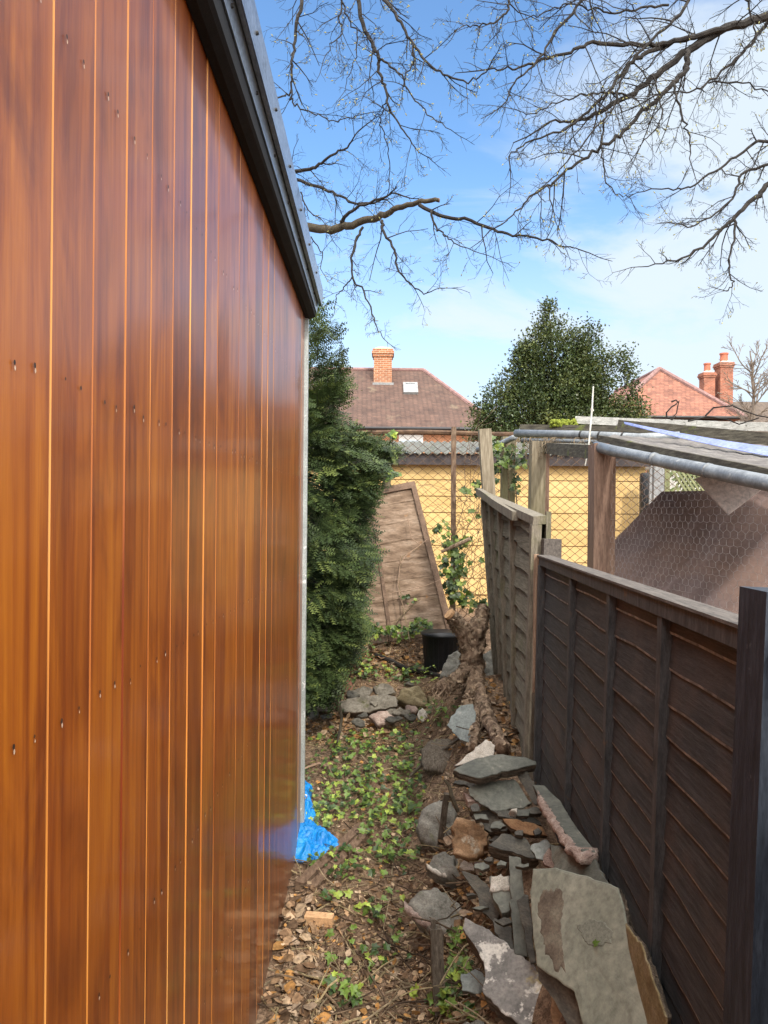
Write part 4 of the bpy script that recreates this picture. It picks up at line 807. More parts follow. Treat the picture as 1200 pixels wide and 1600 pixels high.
# the slate pile, bottom to top
slab('slate', 'wide green grey slate with a dead leaf, topmost on the slate pile', 'slate', [(706, 1203), (732, 1189), (766, 1179), (787, 1178), (823, 1183), (838, 1189), (837, 1194), (776, 1208), (750, 1216)], (-0.02, -0.30, 0.95), 0.030, 'slate_green', 2.78, bottom=0.96)
slab('slate', 'grey slate second from the top of the slate pile', 'slate', [(730, 1232), (754, 1221), (805, 1217), (816, 1232), (828, 1254), (816, 1261), (787, 1266), (768, 1265), (752, 1254), (735, 1243)], (-0.03, -0.50, 0.86), 0.018, 'slate_green', 2.70)
slab('slate', 'narrow dark slate tilted between the pile and the fence', 'slate', [(808, 1212), (823, 1204), (842, 1243), (838, 1257), (831, 1252)], (-0.55, -0.45, 0.7), 0.014, 'slate_dark', 2.70)
slab('stone', 'pale pinkish flat stone poking out of the pile edge', 'stone', [(724, 1238), (735, 1241), (752, 1245), (752, 1253), (732, 1251)], UP, 0.025, 'rock_pink', 2.72, edge='rock_pink')
slab('slate', 'brown edged slate wedged under the pale pinkish stone', 'slate', [(728, 1252), (752, 1250), (790, 1266), (767, 1272), (735, 1270)], (-0.1, -0.55, 0.82), 0.04, 'slate_ochre', 2.72)
slab('slate', 'dark broken slate halfway down the pile edge', 'slate', [(735, 1274), (765, 1264), (800, 1290), (792, 1300), (766, 1298), (748, 1290)], (-0.2, -0.6, 0.75), 0.05, 'slate_dark', 2.66)
slab('slate', 'long thin dark slate sticking out towards the fence', 'slate', [(768, 1266), (805, 1266), (846, 1283), (848, 1290), (805, 1280), (779, 1275)], (0.05, -0.55, 0.82), 0.016, 'slate_dark', 2.60)
slab('stone', 'small white pebble of mortar lying on the pile', 'stone', [(795, 1267), (800, 1262), (809, 1262), (809, 1270), (801, 1271)], (0, -0.5, 0.86), 0.02, 'rock_pale', 2.56, dome=0.012)
slab('slate', 'black slate fragment beside the white pebble', 'slate', [(808, 1265), (840, 1260), (845, 1270), (812, 1273)], (0, -0.5, 0.86), 0.02, 'slate_dark', 2.60)
slab('slate', 'orange brown stained slate in the middle of the pile', 'slate', [(785, 1279), (805, 1278), (849, 1292), (856, 1306), (823, 1305), (798, 1294)], (0.05, -0.62, 0.76), 0.022, 'slate_brown', 2.52)
slab('slate', 'thick dark layered slab under the orange brown slate', 'slate', [(763, 1320), (787, 1300), (823, 1312), (842, 1338), (832, 1341), (790, 1329)], (-0.05, -0.42, 0.9), 0.055, 'slate_dark', 2.42)
slab('slate', 'small broken greenish slate beside the layered slab', 'slate', [(829, 1320), (854, 1311), (860, 1322), (848, 1345), (838, 1340)], (-0.3, -0.6, 0.75), 0.012, 'slate_blue', 2.30)
slab('stone', 'small pink stone chip wedged by the greenish slate', 'stone', [(848, 1340), (858, 1322), (868, 1340), (864, 1356), (850, 1352)], (-0.2, -0.6, 0.75), 0.02, 'rock_pink', 2.24, edge='rock_pink')
s4 = slab('slate', 'long narrow slate with pink mortar along its edge, leaning on the fence', 'slate', [(832, 1225), (850, 1226), (862, 1239), (875, 1250), (888, 1273), (904, 1297), (931, 1330), (911, 1330), (892, 1315), (873, 1286), (857, 1259), (842, 1243)], (-0.62, -0.35, 0.70), 0.022, 'slate_green', 2.46, jag=0.002, plane3=[(850, 1226, 2.62), (931, 1332, 1.86), (873, 1285, 2.14)])
c4, n4 = STN[s4.name]
crust(s4, 'mortar', [(840, 1240), (856, 1257), (872, 1284), (891, 1312), (911, 1330), (931, 1331), (933, 1341), (908, 1346), (885, 1328), (867, 1300), (848, 1270), (840, 1256)], tuple(n4), 0.013, M['mortar'], c4 - n4 * 0.012)
slab('slate', 'plain olive slate standing behind the largest slab', 'slate', [(858, 1318), (872, 1320), (904, 1341), (930, 1342), (950, 1380), (920, 1400), (868, 1372)], (-0.55, -0.45, 0.70), 0.014, 'slate_green', 2.22, plane3=[(930, 1342, 1.84), (946, 1376, 1.74), (868, 1340, 2.0)])
s6 = slab('slate', 'largest pale slate slab with rusty streak, leaning on the dark fence', 'slate', [(832, 1357), (867, 1355), (915, 1368), (965, 1385), (973, 1417), (990, 1490), (1013, 1600), (1030, 1665), (930, 1665), (907, 1590), (897, 1549), (862, 1527), (838, 1508), (832, 1467), (827, 1393)], (-0.50, -0.42, 0.76), 0.026, 'slate_big', 1.92, jag=0.0014, bottom=0.97, plane3=[(965, 1385, 1.66), (1013, 1600, 1.41), (832, 1467, 1.76)])
c6, n6 = STN[s6.name]
def stain(parent, pix, mat, name='stain'):
    pts = plane_pts(pix, c6, n6); c = sum(pts, Vector()) / len(pts); m_ = MB(); rr = random.Random(5); o_ = []
    for a, b in zip(pts, pts[1:] + pts[:1]):
        for i in range(8): q = a.lerp(b, i / 8); o_.append(q + (q - c) * 0.25 * mnoise.noise(q * 70))
    i0 = m_.vert(c + n6 * 0.0012); r0 = [m_.vert(c + (q - c) * 0.9 + n6 * 0.0012) for q in o_]; r1 = [m_.vert(q - n6 * 0.001) for q in o_]
    for k in range(len(o_)): m_.face((i0, r0[k], r0[(k + 1) % len(o_)])); m_.face((r0[k], r1[k], r1[(k + 1) % len(o_)], r0[(k + 1) % len(o_)]))
    return m_.build(name, mat, parent)
stain(s6, [(850, 1387), (866, 1392), (880, 1383), (882, 1410), (876, 1440), (880, 1480), (884, 1520), (866, 1516), (852, 1490), (845, 1450), (838, 1420)], M['slate_rust'])
stain(s6, [(903, 1445), (920, 1435), (945, 1440), (958, 1456), (955, 1474), (935, 1482), (912, 1472)], M['slate_mark'])
slab('slate', 'dark layered broken slate under the lower edge of the largest slab', 'slate', [(836, 1500), (862, 1520), (897, 1540), (909, 1585), (930, 1640), (900, 1660), (886, 1600), (866, 1562), (840, 1530)], (-0.5, -0.5, 0.7), 0.05, 'slate_dark', plane3=[(965, 1385, 1.70), (1013, 1600, 1.45), (832, 1467, 1.80)])
slab('slate', 'ochre slate edge showing below the largest slab', 'slate', [(975, 1440), (1000, 1475), (1040, 1590), (1030, 1640), (1005, 1640), (985, 1500)], (-0.6, -0.35, 0.7), 0.012, 'slate_ochre', 1.90, plane3=[(1000, 1475, 1.47), (1036, 1590, 1.33), (985, 1480, 1.53)])
slab('slate', 'orange brown board piece between the white scraped rock and largest slab', 'slate', [(860, 1546), (876, 1552), (910, 1595), (912, 1650), (862, 1650)], (-0.1, -0.5, 0.85), 0.02, 'slate_brown', 1.80)
slab('slate', 'tall narrow olive slate standing upright left of the largest slab', 'slate', [(795, 1338), (814, 1340), (818, 1393), (824, 1494), (804, 1492), (799, 1423)], (-0.12, -0.72, 0.68), 0.012, 'slate_green', 2.16)
slab('slate', 'thin dark slate edge between the olive slate and largest slab', 'slate', [(808, 1410), (825, 1398), (836, 1500), (829, 1506)], (-0.3, -0.72, 0.62), 0.012, 'slate_dark', 2.06)
m1 = slab('stone', 'squared block with white mortar on its top', 'stone', [(766, 1370), (796, 1368), (800, 1393), (800, 1424), (784, 1426), (766, 1392)], (-0.15, -0.55, 0.82), 0.05, 'slate_green', 2.24, edge='slate_green')
c_, n_m = STN[m1.name]; crust(m1, 'mortar', [(767, 1370), (782, 1368), (796, 1368), (798, 1393), (783, 1394), (767, 1390)], tuple(n_m), 0.008, M['rock_pale'], c_ + n_m * 0.002)
slab('slate', 'dark folded slate leaning against the squared block', 'slate', [(720, 1360), (746, 1368), (768, 1392), (786, 1425), (770, 1440), (754, 1425), (742, 1395)], (-0.35, -0.55, 0.75), 0.03, 'slate_dark', 2.34)
slab('slate', 'flat dark slate lying below the folded slate in the litter', 'slate', [(770, 1432), (800, 1450), (806, 1490), (790, 1484), (772, 1456)], (-0.15, -0.4, 0.9), 0.02, 'slate_dark', 2.14)
slab('rock', 'long grey rock with white scrapes on its upper face', 'rock', [(721, 1448), (728, 1435), (754, 1446), (787, 1470), (809, 1490), (834, 1509), (857, 1540), (862, 1600), (858, 1660), (835, 1640), (814, 1604), (798, 1590), (776, 1573), (752, 1544), (758, 1525), (755, 1503), (744, 1480), (728, 1458)], (-0.22, -0.40, 0.89), 0.07, 'rock_white', 2.02, edge='slate_edge', jag=0.005)
s9 = slab('rock', 'broad speckled grey rock with a crust of pink mortar', 'rock', [(634, 1408), (655, 1388), (677, 1380), (690, 1387), (702, 1392), (722, 1409), (729, 1424), (724, 1450), (705, 1464), (678, 1452), (650, 1434)], (-0.05, -0.55, 0.83), 0.06, 'rock', None, lift=0.05, dome=0.03, edge='rock')
c9, n9 = STN[s9.name]; crust(s9, 'mortar', [(631, 1410), (650, 1424), (668, 1436), (680, 1442), (680, 1454), (664, 1450), (648, 1440), (632, 1424)], tuple(n9), 0.016, M['mortar'], c9 - n9 * 0.022)
s11 = slab('rock', 'small hump of grey rock with a white broken edge', 'rock', [(666, 1350), (677, 1335), (695, 1328), (709, 1333), (714, 1355), (726, 1374), (712, 1374), (690, 1366)], (-0.1, -0.5, 0.85), 0.05, 'rock', None, lift=0.04, dome=0.025, edge='rock')
c_, n_m = STN[s11.name]; crust(s11, 'mortar', [(666, 1349), (680, 1359), (700, 1366), (722, 1373), (722, 1378), (700, 1373), (680, 1367), (667, 1357)], tuple(n_m), 0.009, M['rock_pale'], c_ - n_m * 0.018)
slab('stone', 'white angular mortar lump in front of the orange stone', 'stone', [(716, 1354), (726, 1345), (741, 1350), (743, 1360), (722, 1359)], (-0.1, -0.6, 0.8), 0.03, 'rock_pale', None, lift=0.03, edge='rock_pale')
slab('stone', 'flat pinkish chip behind the white angular lump', 'stone', [(736, 1337), (754, 1343), (756, 1352), (741, 1349)], UP, 0.02, 'rock_pink', None, lift=0.02, edge='rock_pink')
slab('stone', 'small grey chip beside the white angular lump', 'stone', [(707, 1340), (724, 1339), (723, 1352), (712, 1355)], UP, 0.02, 'rock', None, lift=0.02, dome=0.01, edge='rock')
slab('rock', 'orange brown blocky sandstone at the foot of the pile', 'rock', [(706, 1294), (716, 1279), (744, 1278), (758, 1288), (762, 1314), (755, 1322), (749, 1335), (722, 1340), (709, 1334)], (-0.12, -0.80, 0.58), 0.11, 'rock_orange', 2.62, dome=0.010, jag=0.007, edge='rock_orange')
slab('rock', 'big rounded grey boulder with a stick leaning on it', 'rock', [(650, 1290), (654, 1268), (664, 1255), (686, 1244), (704, 1246), (714, 1268), (714, 1290), (704, 1322), (690, 1330), (673, 1322), (652, 1306)], (-0.15, -0.72, 0.68), 0.12, 'rock', None, lift=0.05, dome=0.045, edge='rock')
slab('slate', 'white painted slate tilted up behind the topmost slate', 'slate', [(711, 1196), (743, 1168), (759, 1155), (774, 1163), (770, 1180), (732, 1192)], (-0.25, -0.55, 0.8), 0.02, 'rock_pale', 3.10)
slab('slate', 'blue grey slate standing between the tree stump roots', 'slate', [(697, 1133), (717, 1103), (739, 1098), (745, 1122), (739, 1164), (719, 1155)], (-0.35, -0.65, 0.68), 0.02, 'slate_blue', 3.75)
slab('rock', 'dark grey boulder between the black bucket and the stump', 'rock', [(686, 1058), (700, 1021), (716, 1014), (734, 1020), (740, 1050), (715, 1060)], (-0.1, -0.75, 0.65), 0.14, 'rock', 5.05, dome=0.03, edge='rock')
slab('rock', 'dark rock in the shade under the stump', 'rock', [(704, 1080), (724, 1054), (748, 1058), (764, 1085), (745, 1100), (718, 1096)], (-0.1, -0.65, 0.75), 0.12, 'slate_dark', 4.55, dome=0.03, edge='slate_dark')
slab('rock', 'dark rock in the corner between stump and mossy post', 'rock', [(752, 1020), (768, 1012), (782, 1040), (778, 1068), (757, 1066)], (-0.2, -0.75, 0.65), 0.12, 'rock', 4.8, dome=0.03, edge='rock')
slab('slate', 'small dark slate lying in ivy beside the white scraped rock', 'slate', [(722, 1522), (750, 1511), (762, 1531), (752, 1549), (722, 1547)], (-0.1, -0.4, 0.9), 0.02, 'slate_blue', None, lift=0.04)
slab('rock', 'smooth pale stone at the bottom edge beside the ivy', 'rock', [(712, 1603), (728, 1589), (757, 1588), (764, 1606), (750, 1630), (716, 1630)], (0, -0.45, 0.9), 0.04, 'rock', None, lift=0.06, dome=0.02, edge='rock')
slab('slate', 'muddy flat brown stone half buried uphill of the boulder', 'slate', [(655, 1170), (672, 1152), (700, 1150), (728, 1165), (716, 1188), (690, 1202), (660, 1198)], (-0.25, -0.45, 0.86), 0.05, 'old_stake', None, lift=0.05, dome=0.02, edge='old_stake')
rs = random.Random(3)
for i, (sx_, sy_, sY) in enumerate(((742, 1262, 2.62), (752, 1276, 2.6), (777, 1290, 2.5), (818, 1270, 2.55), (765, 1343, 2.36), (783, 1350, 2.3), (752, 1352, 2.4), (818, 1352, 2.2), (735, 1226, 2.85), (722, 1222, 2.95), (812, 1300, 2.45), (775, 1312, 2.5), (840, 1300, 2.4), (790, 1440, 2.14), (748, 1418, 2.3), (736, 1398, 2.36))):
    k = rs.randint(4, 6); a0 = rs.uniform(0, 6.28); wv = rs.uniform(9, 17); hv = rs.uniform(4, 8)
    slab('slate_shard', 'small dark broken slate shard lodged in the slate pile', 'slate', [(sx_ + wv * rs.uniform(0.7, 1.1) * math.cos(a0 + 6.283 * q / k), sy_ + hv * rs.uniform(0.7, 1.1) * math.sin(a0 + 6.283 * q / k)) for q in range(k)], (rs.uniform(-0.4, 0.2), rs.uniform(-0.7, -0.35), 0.8), rs.uniform(0.01, 0.022), rs.choice(['slate_dark', 'slate_dark', 'slate_green']), sY, seed=i, group='small shards in the slate pile')
# low dry stone edging across the passage
WG = None
slab('stone', 'long flat grey slate capping the low stone edging', 'stone', [(524, 1098), (545, 1091), (575, 1087), (604, 1084), (622, 1091), (620, 1104), (600, 1106), (575, 1112), (540, 1113)], (0, -0.72, 0.69), 0.08, 'slate_warm', 4.9, dome=0.006, edge='slate_edge')
slab('stone', 'yellowish brown triangular stone in the low edging', 'stone', [(619, 1089), (629, 1073), (655, 1070), (668, 1089), (670, 1103), (650, 1103), (630, 1097)], (0, -0.8, 0.6), 0.1, 'rock_ochre', 4.9, dome=0.025, edge='rock_ochre')
slab('stone', 'pink brown stone slipped out in front of the edging', 'stone', [(576, 1117), (590, 1110), (604, 1109), (618, 1119), (606, 1130), (590, 1133)], (-0.1, -0.7, 0.7), 0.06, 'rock_pink', 4.72, dome=0.02, edge='rock_pink')
slab('stone', 'thin slab in the edging, upper of two beside the shed', 'stone', [(470, 1084), (500, 1080), (514, 1085), (514, 1096), (470, 1099)], (0, -0.8, 0.6), 0.08, 'slate_warm', 4.95, dome=0.01, edge='slate_edge')
slab('stone', 'thin slab in the edging, lower of two beside the shed', 'stone', [(468, 1100), (514, 1098), (520, 1104), (512, 1111), (468, 1112)], (0, -0.8, 0.6), 0.08, 'slate_warm', 4.9, dome=0.01, edge='slate_edge')
slab('stone', 'dark angular stone resting on the long flat slate', 'stone', [(583, 1073), (598, 1066), (612, 1070), (619, 1082), (600, 1086), (586, 1083)], (0, -0.75, 0.65), 0.07, 'slate_warm', 5.05, dome=0.012, edge='slate_warm')
slab('stone', 'small pale stone under the yellowish brown stone', 'stone', [(633, 1101), (648, 1102), (655, 1108), (648, 1114), (636, 1112)], (0, -0.8, 0.6), 0.05, 'rock_pink', 4.82, dome=0.014, edge='rock_pink')
slab('stone', 'pinkish white lump standing upright before the edging', 'stone', [(653, 1112), (660, 1106), (668, 1110), (669, 1124), (660, 1129), (654, 1123)], (0, -0.85, 0.5), 0.05, 'rock_pale', 4.62, dome=0.014, edge='rock_pale')
slab('stone', 'shaded brown stone next to the yellowish brown stone', 'stone', [(668, 1086), (690, 1090), (698, 1102), (690, 1110), (672, 1104)], (0, -0.8, 0.6), 0.08, 'rock_ochre', 4.88, dome=0.02, edge='rock_ochre')
slab('stone', 'reddish brick end showing under the yew branches', 'stone', [(526, 1066), (548, 1061), (552, 1076), (530, 1080)], (0, -0.85, 0.5), 0.08, 'brick_red', 5.15, edge='brick_red')
slab('stone', 'blocky stone at the back of the low edging under the yew', 'stone', [(548, 1078), (570, 1070), (582, 1076), (578, 1088), (552, 1092)], (0, -0.75, 0.65), 0.08, 'slate_warm', 5.05, dome=0.012, edge='slate_warm')

rs = random.Random(12)
for i, (sx_, sy_, sY) in enumerate(((612, 1112, 4.75), (628, 1112, 4.72), (640, 1120, 4.68), (676, 1112, 4.72), (690, 1104, 4.8), (566, 1116, 4.75), (550, 1084, 5.0), (603, 1092, 4.92), (640, 1068, 5.15), (676, 1076, 5.1), (524, 1090, 4.9), (510, 1118, 4.75), (490, 1116, 4.8), (560, 1128, 4.6), (700, 1118, 4.55), (520, 1074, 5.1), (616, 1122, 4.66), (585, 1098, 4.88))):
    k = rs.randint(5, 7); a0 = rs.uniform(0, 6.28); wv = rs.uniform(8, 16); hv = rs.uniform(4, 8)
    slab('stone_chip', 'small broken brown grey stone in the low edging', 'stone', [(sx_ + wv * rs.uniform(0.7, 1.1) * math.cos(a0 + 6.283 * q / k), sy_ + hv * rs.uniform(0.7, 1.1) * math.sin(a0 + 6.283 * q / k)) for q in range(k)], (rs.uniform(-0.2, 0.2), rs.uniform(-0.9, -0.6), 0.7), 0.03, rs.choice(['slate_warm', 'slate_warm', 'slate_dark', 'rock_ochre']), sY, dome=0.003, jag=0.006, seed=i, group='small stones in the low edging', edge='slate_warm')

# ------------------------------------------------------------------ stakes, planks, bucket, stump, tarpaulin
def stick_thing(name, label, cat, pts, rad, mat, n=7, rough=0.12):
    m_ = MB(); m_.tube(pts, rad, n, rough=rough); return tag(m_.build(name, mat), label, cat)
a = ground_at(690, 1590); m_ = MB()
tp = P(679, 1436, a.y + 0.05); md = a.lerp(tp, 0.9); m_.bar(a - Vector((0, 0, 0.06)), md, 0.040, 0.028, (1, 0.1, 0), 0, 7, 0.003); m_.bar(md - Vector((0.008, 0, 0)), tp + Vector((-0.006, 0, 0)), 0.014, 0.016, (1, 0.1, 0), 0, 2, 0.002); m_.bar(md + Vector((0.012, 0, -0.004)), tp + Vector((0.012, 0, -0.02)), 0.009, 0.012, (1, 0.1, 0), 0, 2, 0.002)
tag(m_.build('wooden_stake', M['old_stake']), 'rotten grey wooden stake standing upright in the litter', 'stake')
m_ = MB(); a = ground_at(684, 1330); m_.bar(a + Vector((0, -0.02, -0.02)), P(699, 1240, a.y - 0.06), 0.026, 0.02, (1, 0, 0), 0, 6, 0.002); tag(m_.build('wooden_stick', M['old_stake']), 'straight brown stick leaning on the rounded boulder', 'stick')
m_ = MB()
g1, g2 = ground_at(485, 1396), ground_at(582, 1296)
for off, mt in ((0.0, 0), (0.055, 0)):
    d = (g2 - g1).normalized(); s_ = Vector((0, 0, 1)).cross(d); m_.bar(g1 + s_ * off + Vector((0, 0, 0.004 + off * 0.10)), g2 + s_ * off + Vector((0, 0, 0.002 + off * 0.08)), 0.046, 0.018, s_, 0, 6, 0.002)
tag(m_.build('plank', M['old_plank']), 'half buried grooved brown plank beside the blue tarpaulin', 'plank')
m_ = MB(); g1 = ground_at(477, 1446); g2 = ground_at(521, 1452); g1.z += 0.02; g2.z += 0.02
m_.bar(g1, g2, 0.035, 0.042, (0, 1, 0.1), 0, 3, 0.001); wb = m_.build('timber_offcut', M['cut_wood']); tag(wb, 'short pale sawn timber offcut lying on bare soil', 'offcut')
bv = wb.modifiers.new('b', 'BEVEL'); bv.width = 0.003; bv.segments = 2
# bucket
bc = P(690, 1046, 5.45); gz = G(bc.x, bc.y) - 0.02
bk = thing('bucket', (bc.x, bc.y, gz), 'black plastic bucket full of soil beside the tree stump', 'bucket')
m_ = MB(); m_.smooth = True; H_ = P(690, 988, 5.45).z - gz; r1, r0 = 0.150, 0.128
m_.tube([(bc.x, bc.y, gz), (bc.x, bc.y, gz + H_ * 0.3), (bc.x, bc.y, gz + H_ * 0.93), (bc.x, bc.y, gz + H_ * 0.935), (bc.x, bc.y, gz + H_), (bc.x, bc.y, gz + H_ + 0.001), (bc.x, bc.y, gz + H_ - 0.05)], [r0, lerp(r0, r1, 0.3), r1, r1 + 0.010, r1 + 0.012, r1 - 0.004, r1 - 0.012], 36, cap=False)
m_.build('body', M['bucket'], bk)
m_ = MB()
for k in range(24):
    an = 2 * math.pi * k / 24; m_.bar((bc.x + math.cos(an) * (r0 + 0.002), bc.y + math.sin(an) * (r0 + 0.002), gz + 0.01), (bc.x + math.cos(an) * (r1 + 0.001), bc.y + math.sin(an) * (r1 + 0.001), gz + H_ * 0.9), 0.004, 0.003, (-math.sin(an), math.cos(an), 0))
m_.build('ribs', M['bucket'], bk)
m_ = MB(); c0_ = m_.vert((bc.x, bc.y, gz + H_ - 0.02)); rg = [m_.vert((bc.x + math.cos(q) * r1 * 0.93, bc.y + math.sin(q) * r1 * 0.93, gz + H_ - 0.045 + rnd.uniform(-0.01, 0.02))) for q in [2 * math.pi * k / 30 for k in range(30)]]
for k in range(30): m_.face((c0_, rg[k], rg[(k + 1) % 30]))
m_.build('soil_fill', M['soil'], bk)
# uprooted tree stump propped on its roots
def rough_tube(m_, pts, rad, n=26, amp=0.34, frq=30, seed=0, ridge=0.22):
    P_ = []; R_ = []
    pv = [Vector(p) for p in pts]
    for i in range(len(pv) - 1):
        for k in range(12): P_.append(pv[i].lerp(pv[i + 1], k / 12)); R_.append(lerp(rad[i], rad[i + 1], k / 12))
    P_.append(pv[-1]); R_.append(rad[-1])
    for _ in range(10):
        P_ = [P_[0]] + [(P_[i - 1] + P_[i] * 2 + P_[i + 1]) / 4 for i in range(1, len(P_) - 1)] + [P_[-1]]
    v0 = len(m_.v); m_.tube(P_, R_, n)
    for i in range(v0, len(m_.v)):
        r = (i - v0) // n; k = (i - v0) % n; c = P_[min(r, len(P_) - 1)]; p = Vector(m_.v[i]); dv = p - c
        f = 1 + amp * mnoise.noise(p * frq) + amp * 0.5 * mnoise.noise(p * frq * 2.7) + ridge * mnoise.noise(Vector((k * 1.7, r * 0.12, seed)))
        m_.v[i] = tuple(c + dv * f)
m_ = MB(); m_.smooth = True
YS = 4.45
rough_tube(m_, [P(704, 962, YS - 0.05), P(716, 976, YS), P(727, 992, YS), P(735, 1012, YS)], [0.040, 0.045, 0.055, 0.06], seed=1)
rough_tube(m_, [P(757, 948, YS + 0.15), P(752, 968, YS + 0.1), P(745, 985, YS + 0.02), P(738, 1015, YS), P(736, 1040, YS - 0.02), P(734, 1062, YS - 0.05)], [0.036, 0.046, 0.062, 0.070, 0.068, 0.058], seed=2)
rough_tube(m_, [P(733, 1040, YS), P(720, 1056, YS - 0.15), P(704, 1068, YS - 0.28), P(690, 1077, YS - 0.35)], [0.050, 0.040, 0.040, 0.046], seed=3)
rough_tube(m_, [P(737, 1045, YS - 0.05), P(736, 1075, YS - 0.22), P(731, 1100, YS - 0.40), P(726, 1115, YS - 0.50)], [0.04, 0.028, 0.024, 0.021], seed=4)
rough_tube(m_, [P(744, 1040, YS), P(748, 1070, YS - 0.2), P(754, 1098, YS - 0.45), P(764, 1125, YS - 0.72), P(778, 1152, YS - 0.98), P(787, 1172, YS - 1.12)], [0.048, 0.034, 0.038, 0.036, 0.031, 0.034], seed=5)
rough_tube(m_, [P(748, 1095, YS - 0.42), P(746, 1120, YS - 0.6), P(742, 1145, YS - 0.8), P(739, 1168, YS - 0.95)], [0.02, 0.024, 0.022, 0.020], seed=6)
st = m_.build('tree_stump', M['stump']); tag(st, 'uprooted forked tree stump standing on its roots against the fence', 'stump')
for i, (px_, py_, yy, r_) in enumerate(((704, 961, YS - 0.06, 0.038),)):
    q = MB(); c_ = P(px_, py_, yy); q.tube([c_, c_ + Vector((-0.012, -0.004, 0.012))], [r_, r_ * 0.98], 14); q.build('sawn_face', M['cut_wood'], st)
q = MB(); rs = random.Random(8); sv = [Vector(v) + Vector(st.location) - Vector((0, 0, 0)) for v in [tuple(v_.co) for v_ in st.data.vertices]]; sn = [v_.normal.copy() for v_ in st.data.vertices]
for i in range(900):
    k = rs.randrange(len(sv)); p = sv[k] + sn[k] * rs.uniform(0.0, 0.006); n_ = (sn[k] + Vector((rs.gauss(0, 0.5), rs.gauss(0, 0.5), rs.gauss(0, 0.5)))).normalized(); d = n_.cross(Vector((rs.gauss(0, 0.5), rs.gauss(0, 0.5), 0.3))).normalized(); e = n_.cross(d); l, w_ = rs.uniform(0.004, 0.010), rs.uniform(0.012, 0.036)
    kk = rs.uniform(0.35, 1.25); cc = (0.42 * kk, 0.31 * kk, 0.21 * kk); q.quad(p - d * l - e * w_ * 0.4, p + d * l - e * w_ * 0.5, p + d * l * 0.6 + e * w_ * 0.6 + n_ * 0.006, p - d * l * 0.7 + e * w_ * 0.5 + n_ * 0.004, 0, cc)
q.build('bark_flakes', M['litter'], st)
q = MB()
for i in range(16):
    p = P(rnd.uniform(684, 700), rnd.uniform(1068, 1090), YS - 0.38); pts_ = [p]
    for k in range(5): pts_.append(pts_[-1] + Vector((rnd.uniform(-0.035, 0.025), rnd.uniform(-0.03, 0.02), rnd.uniform(-0.035, 0.012))))
    q.tube(pts_, [0.005, 0.004, 0.003, 0.0025, 0.002, 0.001], 4)
q.build('rootlets', M['stump'], st)
m_ = MB(); g = ground_at(562, 1016); m_.tube([g - Vector((0, 0, 0.05)), g + Vector((0, 0, 0.03)), g + Vector((0, 0, 0.032))], [0.085, 0.078, 0.074], 20, rough=0.06); sm = m_.build('cut_stump', M['stump']); tag(sm, 'low sawn stump with orange cut face behind the bucket', 'stump')
m_ = MB(); m_.tube([g + Vector((0, 0, 0.0325)), g + Vector((0, 0, 0.036))], [0.072, 0.070], 20); m_.build('cut_face', M['orange_cut'], sm)
def ground_path(pix, h): return [ground_at(*q) + Vector((0, 0, h)) for q in pix]
stick_thing('fallen_branch', 'dark rotten branch lying in front of the bucket', 'branch', ground_path([(586, 1031), (612, 1037), (640, 1050), (668, 1060), (690, 1065)], 0.025), [0.016, 0.020, 0.022, 0.018, 0.012], M['bark'])
stick_thing('fallen_branch', 'bent brown stem hanging over the low stone edging', 'branch', [P(523, 1085, 4.7), P(531, 1105, 4.62), P(534, 1122, 4.6), P(531, 1143, 4.5), P(527, 1160, 4.35)], [0.008, 0.010, 0.011, 0.010, 0.006], M['bark_limb'])
stick_thing('fallen_branch', 'thin pale forked twig lying by the shed corner', 'branch', ground_path([(476, 1208), (498, 1204), (512, 1206), (518, 1218)], 0.03), [0.007, 0.006, 0.005, 0.003], M['pale_lath'])
stick_thing('fallen_branch', 'long brown stick sloping down towards the painted slate', 'branch', ground_path([(640, 1228), (668, 1206), (700, 1185), (722, 1168)], 0.05), [0.008, 0.012, 0.011, 0.008], M['old_stake'])
stick_thing('fallen_branch', 'short forked twig standing beside the boulder', 'branch', [P(716, 1268, 2.75), P(706, 1245, 2.76), P(702, 1228, 2.78), P(694, 1218, 2.78)], [0.008, 0.009, 0.007, 0.004], M['bark_limb'])
# blue tarpaulin: crumpled sheet spilling from behind the shed corner
def crumple(name, label, pix, mat, h, nseed, ny=26):
    m_ = MB(); m_.smooth = True; pts = [ground_at(*q) for q in pix]; c = sum(pts, Vector()) / len(pts); o_ = []
    for a, b in zip(pts, pts[1:] + pts[:1]):
        for i in range(12): o_.append(a.lerp(b, i / 12))
    N_ = len(o_); rings = []
    K = 14
    for k in range(1, K + 1):
        f = k / K; rg = []
        for p in o_:
            q = c.lerp(p, f); hh = h * (1 - f ** 2.2) + 0.010
            hh += 0.030 * abs(mnoise.noise(Vector((q.x * 16, q.y * 16, nseed)))) + 0.016 * abs(mnoise.noise(Vector((q.x * 41, q.y * 37, nseed))))
            if k == K: hh *= 0.5
            rg.append(m_.vert((q.x, q.y, G(q.x, q.y) + hh)))
        rings.append(rg)
    cc = m_.vert((c.x, c.y, G(c.x, c.y) + h + 0.02))
    for k in range(N_): m_.face((cc, rings[0][k], rings[0][(k + 1) % N_]))
    for r0, r1 in zip(rings, rings[1:]):
        for k in range(N_): m_.face((r0[k], r1[k], r1[(k + 1) % N_], r0[(k + 1) % N_]))
    m_.smooth = False
    return tag(m_.build(name, mat), label, 'tarpaulin')
t1 = crumple('tarpaulin', 'crumpled bright blue tarpaulin end spilling from behind the shed corner', [(440, 1340), (440, 1290), (475, 1292), (500, 1302), (522, 1312), (537, 1324), (534, 1334), (505, 1343), (470, 1350)], M['tarp'], 0.05, 3.0)
